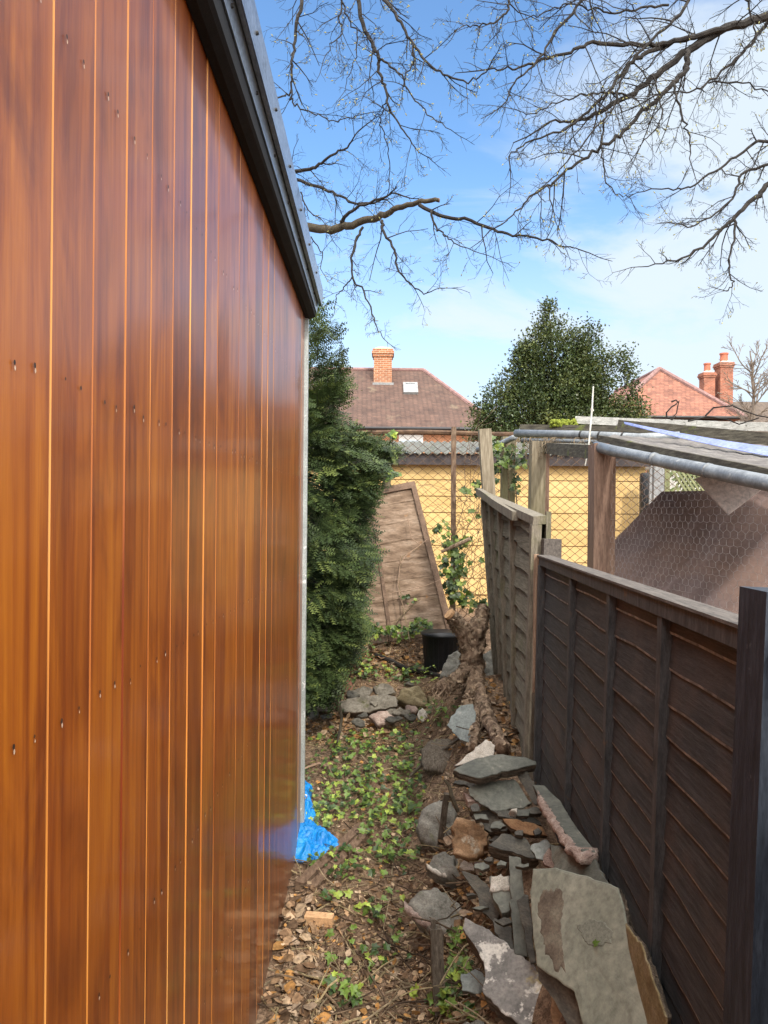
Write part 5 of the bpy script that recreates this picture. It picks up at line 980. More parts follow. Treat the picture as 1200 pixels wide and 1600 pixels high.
t2 = crumple('tarpaulin', 'smaller blue tarpaulin fold with an eyelet behind the first', [(430, 1300), (440, 1225), (478, 1226), (490, 1236), (484, 1254), (492, 1270), (495, 1288), (478, 1300)], M['tarp'], 0.07, 8.0)
e_ = ground_at(477, 1278); q = MB(); e_.z += 0.10
q.tube([e_ + Vector((0.010 * math.cos(a_), -0.02, 0.010 * math.sin(a_))) for a_ in [2 * math.pi * k / 10 for k in range(11)]], 0.0035, 5); q.build('eyelet', M['eyelet'], t2)

# ------------------------------------------------------------------ trees
def grow(m_, p, d, length, r, level, rr, mat=0, droop=0.0, wig=0.35, buds=None, spread=(28, 62), nseg=None, kids=(4, 7), minr=0.0013):
    nseg = nseg or max(3, int(length / 0.11)); pts = [p.copy()]; dirs = []; dd = d.normalized(); sl_ = length / nseg
    for i in range(nseg):
        dd = (dd + Vector((rr.gauss(0, wig), rr.gauss(0, wig), rr.gauss(0, wig) - droop)) * 0.55).normalized(); dirs.append(dd.copy()); pts.append(pts[-1] + dd * sl_)
    rad = [max(minr, lerp(r, r * 0.45, i / nseg)) for i in range(nseg + 1)]
    m_.tube(pts, rad, 3 if r < 0.006 else 5, mat, cap=False)
    if level > 0: branch_off(m_, pts, rad, level, rr, mat, droop, wig, buds, spread, kids, length, minr)
    elif buds is not None and rr.random() < 0.7:
        e = pts[-1]; buds.append((e, dd))
def branch_off(m_, pts, rad, level, rr, mat, droop, wig, buds, spread, kids, length, minr=0.0014, lo=0.15):
    n = rr.randint(*kids)
    for k in range(n):
        t = lo + (1 - lo) * (k + rr.random()) / n; i = min(len(pts) - 2, int(t * (len(pts) - 1))); a = pts[i]; b = pts[i + 1]; p = a.lerp(b, t * (len(pts) - 1) - i if t * (len(pts) - 1) - i < 1 else 1.0)
        dd = (b - a).normalized(); side = dd.orthogonal().normalized(); side.rotate(Matrix.Rotation(rr.uniform(0, 2 * math.pi), 3, dd)); an = R(rr.uniform(*spread))
        nd_ = dd * math.cos(an) + side * math.sin(an)
        grow(m_, p, nd_, length * rr.uniform(0.32, 0.62) * (1.15 - 0.5 * t), max(minr, rad[i] * rr.uniform(0.45, 0.65)), level - 1, rr, mat, droop, wig, buds, spread, None, kids if level > 1 else (3, 5), minr)
def limb(m_, path, r0, r1, rr, side_len=0.9, side_n=(9, 12), level=2, droop=0.05, buds=None, mat=0, wig=0.33, sides=7, lo=0.05, twigs=True):
    """A traced limb: its own spine, then side branches grown from it."""
    pv = [Vector(q) for q in path]; pts = []
    for i in range(len(pv) - 1):
        for k in range(5): pts.append(pv[i].lerp(pv[i + 1], k / 5))
    pts.append(pv[-1])
    for _ in range(2): pts = [pts[0]] + [(pts[i - 1] + 2 * pts[i] + pts[i + 1]) / 4 for i in range(1, len(pts) - 1)] + [pts[-1]]
    for i in range(1, len(pts) - 1): pts[i] += Vector((rr.gauss(0, 1), rr.gauss(0, 1), rr.gauss(0, 1))) * 0.008
    rad = [lerp(r0, r1, i / (len(pts) - 1)) * 0.80 for i in range(len(pts))]
    m_.tube(pts, rad, sides, mat)
    if twigs: 
        tot = sum((b - a).length for a, b in zip(pts, pts[1:]))
        n = int(tot * rr.uniform(*side_n) * 0.46) + 3
        for k in range(n):
            t = lo + (1 - lo) * (k + rr.random()) / n; f = t * (len(pts) - 1); i = min(len(pts) - 2, int(f)); p = pts[i].lerp(pts[i + 1], f - i); dd = (pts[i + 1] - pts[i]).normalized()
            side = dd.orthogonal().normalized(); side.rotate(Matrix.Rotation(rr.uniform(0, 2 * math.pi), 3, dd)); side.y *= 0.6; side.normalize(); an = R(rr.uniform(25, 65))
            grow(m_, p, dd * math.cos(an) + side * math.sin(an), side_len * rr.uniform(0.35, 1.0) * (1.1 - 0.5 * t), min(rad[i] * 0.6, rr.uniform(0.004, 0.008)), level, rr, mat, droop, wig, buds, (28, 62), None, (3, 5))
        grow(m_, pts[-1], pts[-1] - pts[-2], side_len * 0.5, r1, 1, rr, mat, droop, wig, buds)
    return pts
def put_buds(t, buds, size, keep, rr, mat):
    q = MB()
    for (e, dd) in buds:
        if rr.random() > keep: continue
        s_ = size * rr.uniform(0.5, 1.3); q.tube([e - dd * s_ * 0.2, e + dd * s_ * 0.5, e + dd * s_ * 1.4], [s_ * 0.2, s_ * 0.36, s_ * 0.08], 4)
    return q.build('buds', mat, t)
def pl(Y, pts, Y2=None):
    Y2 = Y if Y2 is None else Y2; n = len(pts) - 1; return [P(x, y, lerp(Y, Y2, i / max(1, n))) for i, (x, y) in enumerate(pts)]
# tree behind the shed: its limbs reach over the passage
rr = random.Random(21); gzl = G0(-4, 9.5)
TL_ = thing('bare_tree', (-4.2, 9.0, gzl), 'bare budding tree behind the shed with a sawn low limb', 'tree')
m_ = MB(); m_.smooth = True
trunkL = [Vector((-4.2, 9.0, gzl - 0.2)), Vector((-4.15, 9.0, 3.0)), Vector((-4.3, 8.8, 6.0)), Vector((-4.1, 8.6, 9.5)), Vector((-4.3, 8.5, 13))]
limb(m_, trunkL, 0.30, 0.10, rr, twigs=False, sides=12); m_.build('trunk', M['bark_limb'], TL_)
m_ = MB(); buds = []
m2 = MB(); m2.smooth = True
limb(m2, [trunkL[1].lerp(trunkL[2], 0.45)] + pl(8.7, [(400, 352), (477, 357), (517, 360), (550, 350), (593, 340), (613, 328), (653, 315), (685, 313)], 7.4), 0.080, 0.026, rr, twigs=False, sides=10)
m2.build('sawn_limb', M['bark_limb'], TL_)
q = MB(); e_ = P(685, 313, 7.4); q.tube([e_, e_ + Vector((0.012, 0, 0.001))], 0.022, 10); q.build('sawn_face', M['old_plank'], TL_)
for (Ya, Yb, pts_, ra, rb, slen) in (
    (7.5, 6.6, [(655, 320), (693, 340), (747, 348), (777, 363), (800, 367), (850, 375), (880, 385), (905, 390)], 0.026, 0.006, 0.75),
    (8.2, 7.8, [(533, 347), (547, 330), (587, 313), (618, 302)], 0.03, 0.010, 0.55),
    (7.8, 7.2, [(597, 345), (597, 360), (617, 390), (620, 417), (640, 443), (663, 460), (690, 450)], 0.022, 0.005, 0.6),
    (8.0, 7.2, [(567, 355), (552, 383), (550, 433), (573, 463), (587, 507), (600, 530)], 0.020, 0.005, 0.45),
    (7.6, 7.4, [(550, 433), (535, 452), (525, 463), (522, 490)], 0.010, 0.004, 0.3),
    (8.8, 8.0, [(400, 280), (455, 270), (490, 263), (510, 247), (543, 230), (560, 205)], 0.036, 0.008, 0.8),
    (8.8, 8.0, [(400, 275), (455, 277), (493, 290), (527, 303), (557, 320), (590, 315)], 0.030, 0.012, 0.7),
    (7.4, 6.8, [(673, 328), (675, 340), (683, 360), (697, 370), (720, 385), (770, 402)], 0.016, 0.004, 0.55),
    (8.6, 8.2, [(470, 300), (480, 330), (505, 345), (520, 375)], 0.012, 0.004, 0.5),
    (8.4, 8.0, [(486, 370), (505, 395), (500, 420), (512, 440)], 0.010, 0.003, 0.45)):
    limb(m_, pl(Ya, pts_, Yb), ra, rb, rr, slen, (9, 12), 2, 0.03, buds)
limb(m_, [trunkL[1].lerp(trunkL[2], 0.2), P(400, 280, 8.8)], 0.06, 0.036, rr, twigs=False)
limb(m_, [trunkL[1].lerp(trunkL[2], 0.3), P(400, 275, 8.8)], 0.06, 0.030, rr, twigs=False)
for (Ya, Yb, pts_, ra, rb, slen) in (
    (6.6, 6.2, [(500, -260), (478, -100), (472, -20), (468, 27), (462, 47), (458, 87), (455, 113), (455, 145), (442, 150)], 0.028, 0.008, 0.5),
    (6.2, 6.0, [(455, 140), (457, 160), (477, 173), (503, 183), (533, 190), (560, 180)], 0.010, 0.004, 0.6),
    (6.4, 6.0, [(500, -260), (545, -80), (557, -15), (567, 37), (580, 67), (592, 90), (593, 117), (603, 143), (607, 170), (620, 187), (640, 220), (655, 238)], 0.030, 0.005, 0.6),
    (6.4, 6.0, [(500, -260), (570, -60), (592, -10), (623, 30), (643, 63), (648, 90), (633, 123)], 0.028, 0.006, 0.5),
    (6.2, 5.8, [(645, 68), (667, 100), (700, 120), (740, 127), (763, 108)], 0.015, 0.006, 0.5),
    (6.2, 5.8, [(592, 88), (600, 97), (627, 113), (637, 143), (667, 177), (705, 203)], 0.014, 0.004, 0.5),
    (6.4, 6.1, [(500, -260), (530, -60), (533, -10), (532, 30), (534, 55), (520, 65), (505, 95)], 0.014, 0.004, 0.55),
    (6.3, 6.1, [(533, 0), (545, 30), (560, 55), (555, 90), (545, 120), (537, 145)], 0.010, 0.003, 0.4),
    (6.3, 6.6, [(607, 150), (597, 170), (595, 200), (610, 240), (607, 300)], 0.008, 0.005, 0.4)):
    limb(m_, pl(Ya, pts_, Yb), ra, rb, rr, slen, (8, 11), 2, 0.04, buds)
limb(m_, [trunkL[2].lerp(trunkL[3], 0.2), Vector((-2.2, 7.4, 8.4)), P(500, -260, 6.5)], 0.09, 0.035, rr, twigs=False)
m_.build('branches', M['bark'], TL_); put_buds(TL_, buds, 0.013, 0.4, rr, M['bud'])
# tree beyond the aviary, trunk out of the picture
rr = random.Random(33); gzr = G0(8, 7.5)
TR_ = thing('bare_tree', (7.6, 7.5, gzr), 'bare budding tree with dark spreading limbs reaching in over the aviary', 'tree')
m_ = MB(); m_.smooth = True
trunkR = [Vector((7.6, 7.5, gzr - 0.2)), Vector((7.5, 7.5, 3.5)), Vector((7.2, 7.3, 6.5)), Vector((7.4, 7.2, 10)), Vector((7.1, 7.2, 14))]
limb(m_, trunkR, 0.32, 0.1, rr, twigs=False, sides=12); m_.build('trunk', M['bark_limb'], TR_)
m_ = MB(); buds = []
Fk = P(1330, -20, 6.8); Fm = P(1330, 215, 6.8); Ft = P(1150, -260, 6.6)
for (Ya, Yb, pts_, ra, rb, slen) in (
    (6.8, 6.2, [(1330, -20), (1200, 25), (1133, 45), (1077, 77), (1027, 117), (980, 150), (927, 182), (895, 190), (860, 190)], 0.060, 0.010, 0.8),
    (6.6, 6.2, [(1140, 42), (1085, 58), (1033, 70), (987, 70), (923, 67), (893, 82), (833, 98), (800, 107), (765, 108)], 0.034, 0.007, 0.7),
    (6.6, 6.0, [(1085, 55), (1033, 75), (1000, 87), (980, 103), (950, 143), (910, 183), (877, 207), (820, 223), (795, 245)], 0.030, 0.006, 0.7),
    (6.5, 5.8, [(1077, 77), (1075, 92), (1070, 110), (1053, 130), (1030, 153), (997, 180), (977, 207), (943, 227), (900, 257), (867, 283), (833, 303), (810, 327), (785, 350)], 0.034, 0.006, 0.7),
    (6.2, 5.8, [(1150, -260), (1083, 0), (1047, 37), (1000, 80), (973, 117), (960, 167), (943, 187), (883, 257), (850, 290)], 0.020, 0.005, 0.6),
    (6.8, 6.4, [(1205, 26), (1180, 63), (1153, 90), (1107, 130), (1083, 143), (1055, 143)], 0.022, 0.007, 0.65),
    (6.2, 6.0, [(1053, 130), (1055, 150), (1070, 190), (1077, 213), (1080, 257)], 0.015, 0.005, 0.55),
    (6.8, 6.2, [(1330, 215), (1260, 250), (1200, 288), (1183, 307), (1147, 340), (1127, 360), (1093, 390), (1057, 407), (1000, 417)], 0.042, 0.005, 0.55),
    (6.4, 6.2, [(1147, 343), (1148, 367), (1137, 417), (1148, 445), (1135, 455)], 0.015, 0.005, 0.45),
    (6.8, 6.2, [(1330, 215), (1250, 215), (1200, 220), (1177, 223), (1133, 257), (1090, 287), (1060, 297), (1017, 295)], 0.024, 0.006, 0.55),
    (6.6, 6.2, [(1330, 215), (1200, 257), (1157, 270), (1147, 310), (1110, 340), (1075, 355), (1055, 350)], 0.020, 0.005, 0.55),
    (6.4, 6.0, [(1150, -260), (930, -40), (912, 0), (867, 50), (843, 90), (800, 135), (790, 160)], 0.022, 0.006, 0.6),
    (6.3, 6.0, [(1150, -260), (820, -70), (793, 0), (797, 13), (777, 33), (750, 43), (725, 40)], 0.020, 0.005, 0.6),
    (6.5, 6.3, [(1150, -260), (1165, -20), (1172, 20), (1185, 55), (1170, 85)], 0.018, 0.004, 0.5),
    (6.5, 6.2, [(1045, 8), (1000, 10), (960, 22), (930, 15), (890, 5), (850, 20), (820, 30)], 0.014, 0.005, 0.7),
    (6.3, 6.0, [(980, 150), (940, 145), (905, 150), (870, 160), (830, 180), (800, 170)], 0.012, 0.004, 0.6),
    (6.1, 5.9, [(943, 187), (940, 230), (943, 265), (955, 300), (985, 310)], 0.011, 0.004, 0.5),
    (5.9, 5.7, [(855, 290), (865, 330), (875, 370)], 0.008, 0.003, 0.4),
    (6.4, 6.2, [(1107, 130), (1150, 125), (1200, 145), (1240, 160)], 0.010, 0.006, 0.5),
    (6.2, 6.0, [(1017, 117), (1030, 150), (1035, 190), (1005, 220), (990, 245)], 0.010, 0.004, 0.5)):
    limb(m_, pl(Ya, pts_, Yb), ra, rb, rr, slen, (10, 13), 2, 0.05, buds)
limb(m_, [trunkR[1].lerp(trunkR[2], 0.75), Fk], 0.12, 0.062, rr, twigs=False); limb(m_, [trunkR[1].lerp(trunkR[2], 0.35), Fm], 0.10, 0.044, rr, twigs=False)
limb(m_, [trunkR[2].lerp(trunkR[3], 0.3), Vector((5.2, 6.8, 8.9)), Ft], 0.10, 0.03, rr, twigs=False)
m_.build('branches', M['bark'], TR_); put_buds(TR_, buds, 0.013, 0.35, rr, M['bud'])
# distant bare tree by the far house
rr = random.Random(5); fb = P(1177, 640, 27); gz_ = G0(fb.x, 27)
T3 = thing('bare_tree', (fb.x, 27, gz_), 'small pale bare tree in front of the far grey roof', 'tree')
m_ = MB(); tr = [Vector((fb.x, 27, gz_ - 0.1)), P(1177, 690, 27), P(1178, 620, 27), P(1176, 580, 27), P(1172, 548, 27)]
limb(m_, tr, 0.12, 0.025, rr, twigs=False); m_.build('trunk', M['bark_pale'], T3)
m_ = MB()
for k in range(26):
    i = rr.choice([1, 2, 2, 3, 3]); p = tr[i - 1].lerp(tr[i], rr.random()) if i > 1 else tr[1].lerp(tr[2], rr.random()); an = rr.uniform(0, 6.28)
    grow(m_, p, Vector((math.cos(an) * 0.8, math.sin(an) * 0.5, rr.uniform(0.4, 1.1))), rr.uniform(0.7, 1.5), 0.028, 2, rr, 0, -0.03, 0.22, None, (20, 45), 8, (4, 6), 0.008)
m_.build('branches', M['bark_pale'], T3)

def leaf_blade(m_, p, d, up, ln, wd, col, bend=0.25, m=0):
    d = d.normalized(); s_ = d.cross(up); s_ = s_.normalized() if s_.length > 1e-4 else d.orthogonal().normalized(); n = s_.cross(d)
    a = m_.vert(p, col); b = m_.vert(p + d * ln * 0.45 + s_ * wd / 2 + n * bend * wd, col); c = m_.vert(p + d * ln - n * bend * ln * 0.3, col); e = m_.vert(p + d * ln * 0.45 - s_ * wd / 2 + n * bend * wd, col)
    m_.face((a, b, c), m); m_.face((a, c, e), m)
# holly tree
rr = random.Random(77); YH = 15.0; hb = P(868, 700, YH); gz_ = G0(hb.x, YH)
HT = thing('holly_tree', (hb.x, YH, gz_), 'dense dark green holly tree standing between the two houses', 'tree')
m_ = MB(); m_.smooth = True; limb(m_, [Vector((hb.x, YH, gz_ - 0.1)), Vector((hb.x + 0.05, YH, 2.2)), P(865, 600, YH), P(859, 500, YH)], 0.14, 0.02, rr, twigs=False); m_.build('trunk', M['bark_limb'], HT)
m_ = MB(); br = MB()
cones = [((858, 474), 690, 92, 0.85), ((893, 505), 690, 75, 0.85), ((925, 500), 690, 62, 0.8), ((820, 530), 690, 72, 0.85), ((972, 536), 690, 36, 0.75), ((778, 580), 690, 42, 0.8), ((835, 515), 690, 70, 0.8), ((990, 595), 690, 26, 0.7), ((752, 625), 690, 24, 0.8), ((905, 540), 690, 88, 0.9)]
wts = [c[2] ** 1.6 for c in cones]
for i in range(1350):
    (ax, ay), by, hw, pw = rr.choices(cones, wts)[0]; t = rr.random() ** 0.62; py_ = lerp(ay, by, t); hwid = hw * (t ** pw) + 2.5
    an = rr.uniform(0, 6.283); rad_ = (rr.random() ** 0.30); px_ = ax + math.cos(an) * hwid * rad_
    c = P(px_, py_, YH); c.y += math.sin(an) * hwid * rad_ / FPX * YH
    k = rr.uniform(0.65, 1.25); warm = rr.random(); s_ = rr.uniform(0.06, 0.13)
    base = Vector((0.050, 0.078, 0.028)).lerp(Vector((0.135, 0.155, 0.045)), warm ** 2.0) * k
    outd = (c - P(ax, py_ + 40, YH)).normalized()
    br.tube([c - outd * 0.25, c], [0.010, 0.004], 3, cap=False)
    for q in range(38):
        o_ = Vector((rr.gauss(0, 1), rr.gauss(0, 1), rr.gauss(0, 1) * 1.15)) * s_; d = (Vector((rr.gauss(0, 1), rr.gauss(0, 1), rr.gauss(0, 0.8))) + outd * 0.8).normalized()
        j = rr.uniform(0.7, 1.35); leaf_blade(m_, c + o_, d, Vector((rr.gauss(0, 0.6), rr.gauss(0, 0.6), 1)), rr.uniform(0.05, 0.08), rr.uniform(0.034, 0.05), tuple(base * j), 0.3)
m_.build('crown', M['holly'], HT); br.build('twigs', M['bark'], HT)

# yew
rr = random.Random(101); YT = Vector((-1.15, 5.15, 0))
YW = thing('yew_tree', (YT.x, YT.y, G0(YT.x, YT.y)), 'dark green drooping yew tree growing behind the shed corner', 'tree')
m_ = MB(); m_.smooth = True; limb(m_, [Vector((YT.x, YT.y, G0(YT.x, YT.y) - 0.1)), Vector((YT.x + 0.1, YT.y, 1.4)), Vector((YT.x + 0.05, YT.y, 2.4)), Vector((YT.x + 0.2, YT.y, 3.4))], 0.13, 0.03, rr, twigs=False); m_.build('trunk', M['bark_limb'], YW)
EDGE = [(470, 492), (480, 515), (500, 518), (515, 538), (530, 548), (560, 556), (600, 556), (640, 550), (672, 545), (684, 585), (692, 628), (706, 640), (722, 628), (740, 612), (770, 603), (800, 596), (830, 592), (855, 600), (885, 596), (905, 584), (940, 582), (975, 580), (1005, 570), (1035, 552), (1065, 540), (1090, 528)]
def edge_x(py):
    for (a, xa), (b, xb) in zip(EDGE, EDGE[1:]):
        if py <= b: return lerp(xa, xb, (py - a) / (b - a))
    return EDGE[-1][1]
fol = MB(); bou = MB()
def shoot(p, d, up, ln, col, dens=0.0165, nl=0.031, nw=0.0125):
    d = d.normalized(); s_ = d.cross(up).normalized(); n = max(3, int(ln / dens)); q = p.copy(); dd = d.copy()
    for i in range(n):
        t = i / n; dd = (dd + Vector((0, 0, -0.018))).normalized(); q = q + dd * (ln / n); l = nl * (1 - 0.55 * t) * rr.uniform(0.8, 1.15)
        for sg in (1, -1):
            tip = q + (s_ * sg * 0.85 + dd * 0.55 + up * rr.uniform(-0.1, 0.22)) * l; b_ = dd * nw * 0.5
            k = rr.uniform(0.8, 1.2); cc = (col[0] * k, col[1] * k, col[2] * k)
            fol.face((fol.vert(q - b_, cc), fol.vert(q + b_, cc), fol.vert(tip, cc)))
    return q
def spray(p, d, ln, col, tipcol):
    up = (Vector((rr.gauss(0, 0.35), rr.gauss(0, 0.35) - 0.35, 1))); up = (up - d * up.dot(d)).normalized(); s_ = d.cross(up).normalized()
    shoot(p, d, up, ln, col); bou.tube([p, p + d * ln * 0.9 + Vector((0, 0, -0.01))], [0.0022, 0.001], 3, cap=False)
    for k in range(7):
        t = 0.12 + 0.8 * k / 7; sg = 1 if k % 2 else -1; dd = (d * 0.75 + s_ * sg * 0.7 + up * rr.uniform(-0.15, 0.1)).normalized()
        shoot(p + d * ln * t, dd, up, ln * (0.55 - 0.3 * t), tipcol if rr.random() < 0.35 else col)
DK, MD, LT = Vector((0.028, 0.046, 0.018)), Vector((0.062, 0.092, 0.030)), Vector((0.16, 0.20, 0.055))
cnt = 0
while cnt < 2300:
    py_ = rr.uniform(478, 1085); ex = edge_x(py_) - (13 if py_ > 700 else 12)
    x0_ = 440; u = rr.random() ** 0.75; px_ = lerp(x0_, ex - 8, u)
    ex += 26 * mnoise.noise(Vector((py_ / 34, 7.7, 0))) - 4
    if py_ < 670 and rr.random() > (0.16 if py_ < 575 else 0.42): continue
    cl_n = mnoise.noise(Vector((px_ / 42, py_ / 30, 3)))
    front = rr.random() < 0.62
    if front and cl_n < -0.02 and rr.random() < 0.88: continue
    # foliage nearer the silhouette sits in the middle of the crown's depth, the body bulges to the camera
    bul = math.sqrt(max(0, 1 - min(1, max(0, (px_ - 430) / max(30, ex - 430))) ** 2)); Y_ = (4.75 - rr.random() * (0.10 + 0.65 * bul)) if front else 5.0 + rr.random() * (0.15 + 0.5 * bul)
    p = P(px_, py_, Y_)
    if p.y < 3.68 and p.x < -0.3: continue
    if p.z < G0(p.x, p.y) + 0.04: continue
    outw = Vector((p.x - YT.x, (p.y - YT.y) * 0.9 - 0.25, 0)).normalized(); lift_ = 0.75 if py_ < 620 else (0.15 if py_ < 760 else -0.35)
    d = (outw * 0.8 + Vector((rr.gauss(0, 0.55), rr.gauss(-0.25, 0.55), lift_ + rr.gauss(0, 0.4)))).normalized()
    v = min(1, max(0, 0.45 + 0.9 * cl_n + rr.uniform(-0.3, 0.3))); col = DK.lerp(MD, v) * rr.uniform(0.8, 1.25); spray(p - d * 0.1, d, rr.uniform(0.14, 0.26), tuple(col), tuple(MD.lerp(LT, rr.random() ** 1.5)))
    if cnt % 26 == 0:
        b0 = Vector((YT.x + 0.08, YT.y, min(3.3, max(0.6, p.z - outw.z - 0.25 * (1 if py_ < 700 else -0.4))))); mid = b0.lerp(p, 0.55) + Vector((0, 0, 0.10)); bou.tube([b0, mid, p], [0.016, 0.009, 0.003], 5, cap=False)
    cnt += 1
fol.build('foliage', M['needle'], YW); bou.build('boughs', M['bark'], YW)

# ------------------------------------------------------------------ ground cover and litter
rr = random.Random(55)
IVY = [(0, -0.15), (0.28, -0.30), (0.50, -0.06), (0.36, 0.12), (0.56, 0.42), (0.24, 0.46), (0.0, 0.95), (-0.24, 0.46), (-0.56, 0.42), (-0.36, 0.12), (-0.50, -0.06), (-0.28, -0.30)]
def ivy_leaf(m_, p, nrm, yaw, size, col, fold=0.25):
    n = nrm.normalized(); a = n.orthogonal().normalized(); a.rotate(Matrix.Rotation(yaw, 3, n)); b = n.cross(a)
    c = m_.vert(p + b * size * 0.05, col); k = [m_.vert(p + a * x * size + b * y * size + n * (abs(x) * fold - max(0, y) ** 2 * 0.25) * size, col) for x, y in IVY]
    for i in range(len(k)): m_.face((c, k[i], k[(i + 1) % len(k)]))
def green(): 
    v = rr.random()
    if v < 0.16: c = Vector((0.33, 0.42, 0.07))
    elif v < 0.62: c = Vector((0.15, 0.235, 0.045))
    else: c = Vector((0.055, 0.10, 0.026))
    return tuple(c * rr.uniform(0.75, 1.25))
iv = MB(); stems = MB()
def ivy_patch(px_, py_, rx_, ry_, n, s0=0.014, s1=0.038, h=0.07):
    for i in range(n):
        an = rr.uniform(0, 6.283); q = math.sqrt(rr.random()); x = px_ + math.cos(an) * rx_ * q; y = py_ + math.sin(an) * ry_ * q
        if x < 466 or (y > 1320 and x < 478): continue
        g = ground_at(x, y); hh = rr.uniform(0.012, h); p = g + Vector((0, 0, hh))
        ivy_leaf(iv, p, Vector((rr.gauss(0, 0.35), rr.gauss(-0.25, 0.35), 1)), rr.uniform(0, 6.28), rr.uniform(s0, s1), green())
        if rr.random() < 0.4:
            e = g + Vector((rr.uniform(-0.05, 0.05), rr.uniform(-0.05, 0.05), 0)); stems.tube([e, (e + p) / 2 + Vector((0, 0, 0.012)), p], 0.0012, 3, col=(0.16, 0.12, 0.06), cap=False)
for a in ((530, 1170, 60, 22, 60), (580, 1195, 65, 35, 105), (530, 1225, 60, 45, 125), (600, 1240, 45, 45, 95), (640, 1250, 25, 35, 70), (550, 1270, 60, 25, 60), (540, 1400, 70, 60, 16), (600, 1420, 60, 60, 12), (560, 1520, 90, 60, 14), (640, 1330, 30, 30, 12), (590, 1320, 70, 50, 10), (640, 1190, 30, 30, 60), (505, 1290, 35, 20, 50), (600, 1290, 50, 22, 60), (560, 1350, 60, 16, 26), (610, 1345, 22, 14, 22), (545, 1380, 30, 10, 18), (590, 1325, 30, 12, 20), (500, 1352, 30, 7, 20),
          (595, 1060, 45, 14, 80), (655, 1062, 30, 14, 60), (560, 1055, 25, 20, 40), (660, 1120, 30, 20, 40), (700, 1130, 20, 20, 20), (620, 1150, 50, 16, 40), (570, 1035, 30, 14, 30), (610, 1000, 50, 14, 45), (600, 975, 40, 12, 40)): ivy_patch(*a)
for a in ((582, 1438, 22, 16, 12, 0.022, 0.040), (566, 1490, 10, 8, 3, 0.02, 0.03), (588, 1508, 16, 10, 7, 0.02, 0.032), (545, 1572, 30, 14, 16, 0.022, 0.036), (520, 1560, 16, 14, 7, 0.02, 0.03), (620, 1478, 10, 8, 3, 0.02, 0.03), (660, 1570, 20, 8, 6), (706, 1560, 22, 40, 40), (716, 1490, 16, 25, 22), (705, 1600, 40, 12, 25), (725, 1540, 12, 20, 14), (546, 1478, 10, 6, 2), (525, 1425, 14, 7, 6), (745, 1400, 6, 10, 6, 0.008, 0.014), (740, 1180, 10, 6, 6, 0.015, 0.02)): ivy_patch(*a)
tag(iv.build('ivy_leaves', M['leaf']), 'patches of fresh green ivy leaves spreading over the passage floor', 'ivy', kind='stuff')
lit = MB()
DRY = [Vector((0.37, 0.235, 0.135)), Vector((0.25, 0.15, 0.085)), Vector((0.50, 0.36, 0.23)), Vector((0.16, 0.10, 0.06)), Vector((0.48, 0.25, 0.085)), Vector((0.42, 0.31, 0.215))]
def dry_leaf(p, size, col):
    d = Vector((rr.gauss(0, 1), rr.gauss(0, 1), rr.gauss(0, 0.35))).normalized(); up = Vector((rr.gauss(0, 0.5), rr.gauss(0, 0.5), 1)); s_ = d.cross(up).normalized(); n = s_.cross(d); curl = rr.uniform(-0.5, 0.6)
    pts = []
    for t, wv in ((0, 0.08), (0.3, 0.42), (0.65, 0.36), (1.0, 0.05)):
        for sg in (-1, 1): pts.append(lit.vert(p + d * size * t + s_ * size * wv * sg * rr.uniform(0.7, 1.2) + n * size * (curl * (abs(wv) ** 1.2) * rr.uniform(0.5, 1.4) + curl * 0.5 * (t - 0.5) ** 2 * 2), col))
    for k in range(3): lit.face((pts[2 * k], pts[2 * k + 1], pts[2 * k + 3], pts[2 * k + 2]))
def scatter(n, fn, box=(420, 840, 1010, 1640)):
    k = 0
    while k < n:
        x = rr.uniform(box[0], box[1]); y = rr.uniform(box[2], box[3])
        g = ground_at(x, y)
        if g.x < -0.385 and g.y < 3.5: continue
        if g.x > (0.60 if g.y < 3.1 else 0.74): continue
        fn(g); k += 1
scatter(2300, lambda g: dry_leaf(g + Vector((0, 0, rr.uniform(0.0, 0.022))), rr.uniform(0.012, 0.034), tuple(rr.choice(DRY) * rr.uniform(0.6, 1.35))), (418, 800, 1080, 1630))
for (bx, n) in (((430, 490, 1410, 1620), 150), ((470, 620, 1120, 1160), 260), ((560, 700, 1010, 1060), 240), ((680, 800, 1300, 1480), 200), ((480, 600, 1000, 1090), 150)):
    scatter(n, lambda g: dry_leaf(g + Vector((0, 0, rr.uniform(0.0, 0.03))), rr.uniform(0.03, 0.062), tuple(rr.choice(DRY) * rr.uniform(0.65, 1.15))), bx)
def chip(g):
    d = Vector((rr.gauss(0, 1), rr.gauss(0, 1), rr.gauss(0, 0.2))).normalized() * rr.uniform(0.01, 0.03); lit.tube([g + Vector((0, 0, 0.006)), g + Vector((0, 0, 0.008)) + d], rr.uniform(0.0012, 0.0035), 4, col=tuple(rr.choice([DRY[2], DRY[0], Vector((0.5, 0.36, 0.2))]) * rr.uniform(0.6, 1.2)))
scatter(900, chip, (470, 640, 1112, 1175)); scatter(1500, chip, (430, 780, 1180, 1620)); scatter(900, chip, (540, 700, 1000, 1090)); DRY[2] = Vector((0.60, 0.34, 0.16)); DRY[0] = Vector((0.50, 0.27, 0.12)); scatter(1300, chip, (540, 650, 985, 1060)); scatter(900, chip, (476, 600, 1115, 1165))
scatter(260, lambda g: dry_leaf(g + Vector((0, 0, rr.uniform(0.0, 0.03))), rr.uniform(0.025, 0.05), tuple(rr.choice(DRY) * rr.uniform(0.5, 1.1))), (735, 815, 1040, 1185))
tag(lit.build('leaf_litter', M['litter']), 'dry brown leaves and bark chips scattered over the passage soil', 'litter', kind='stuff')
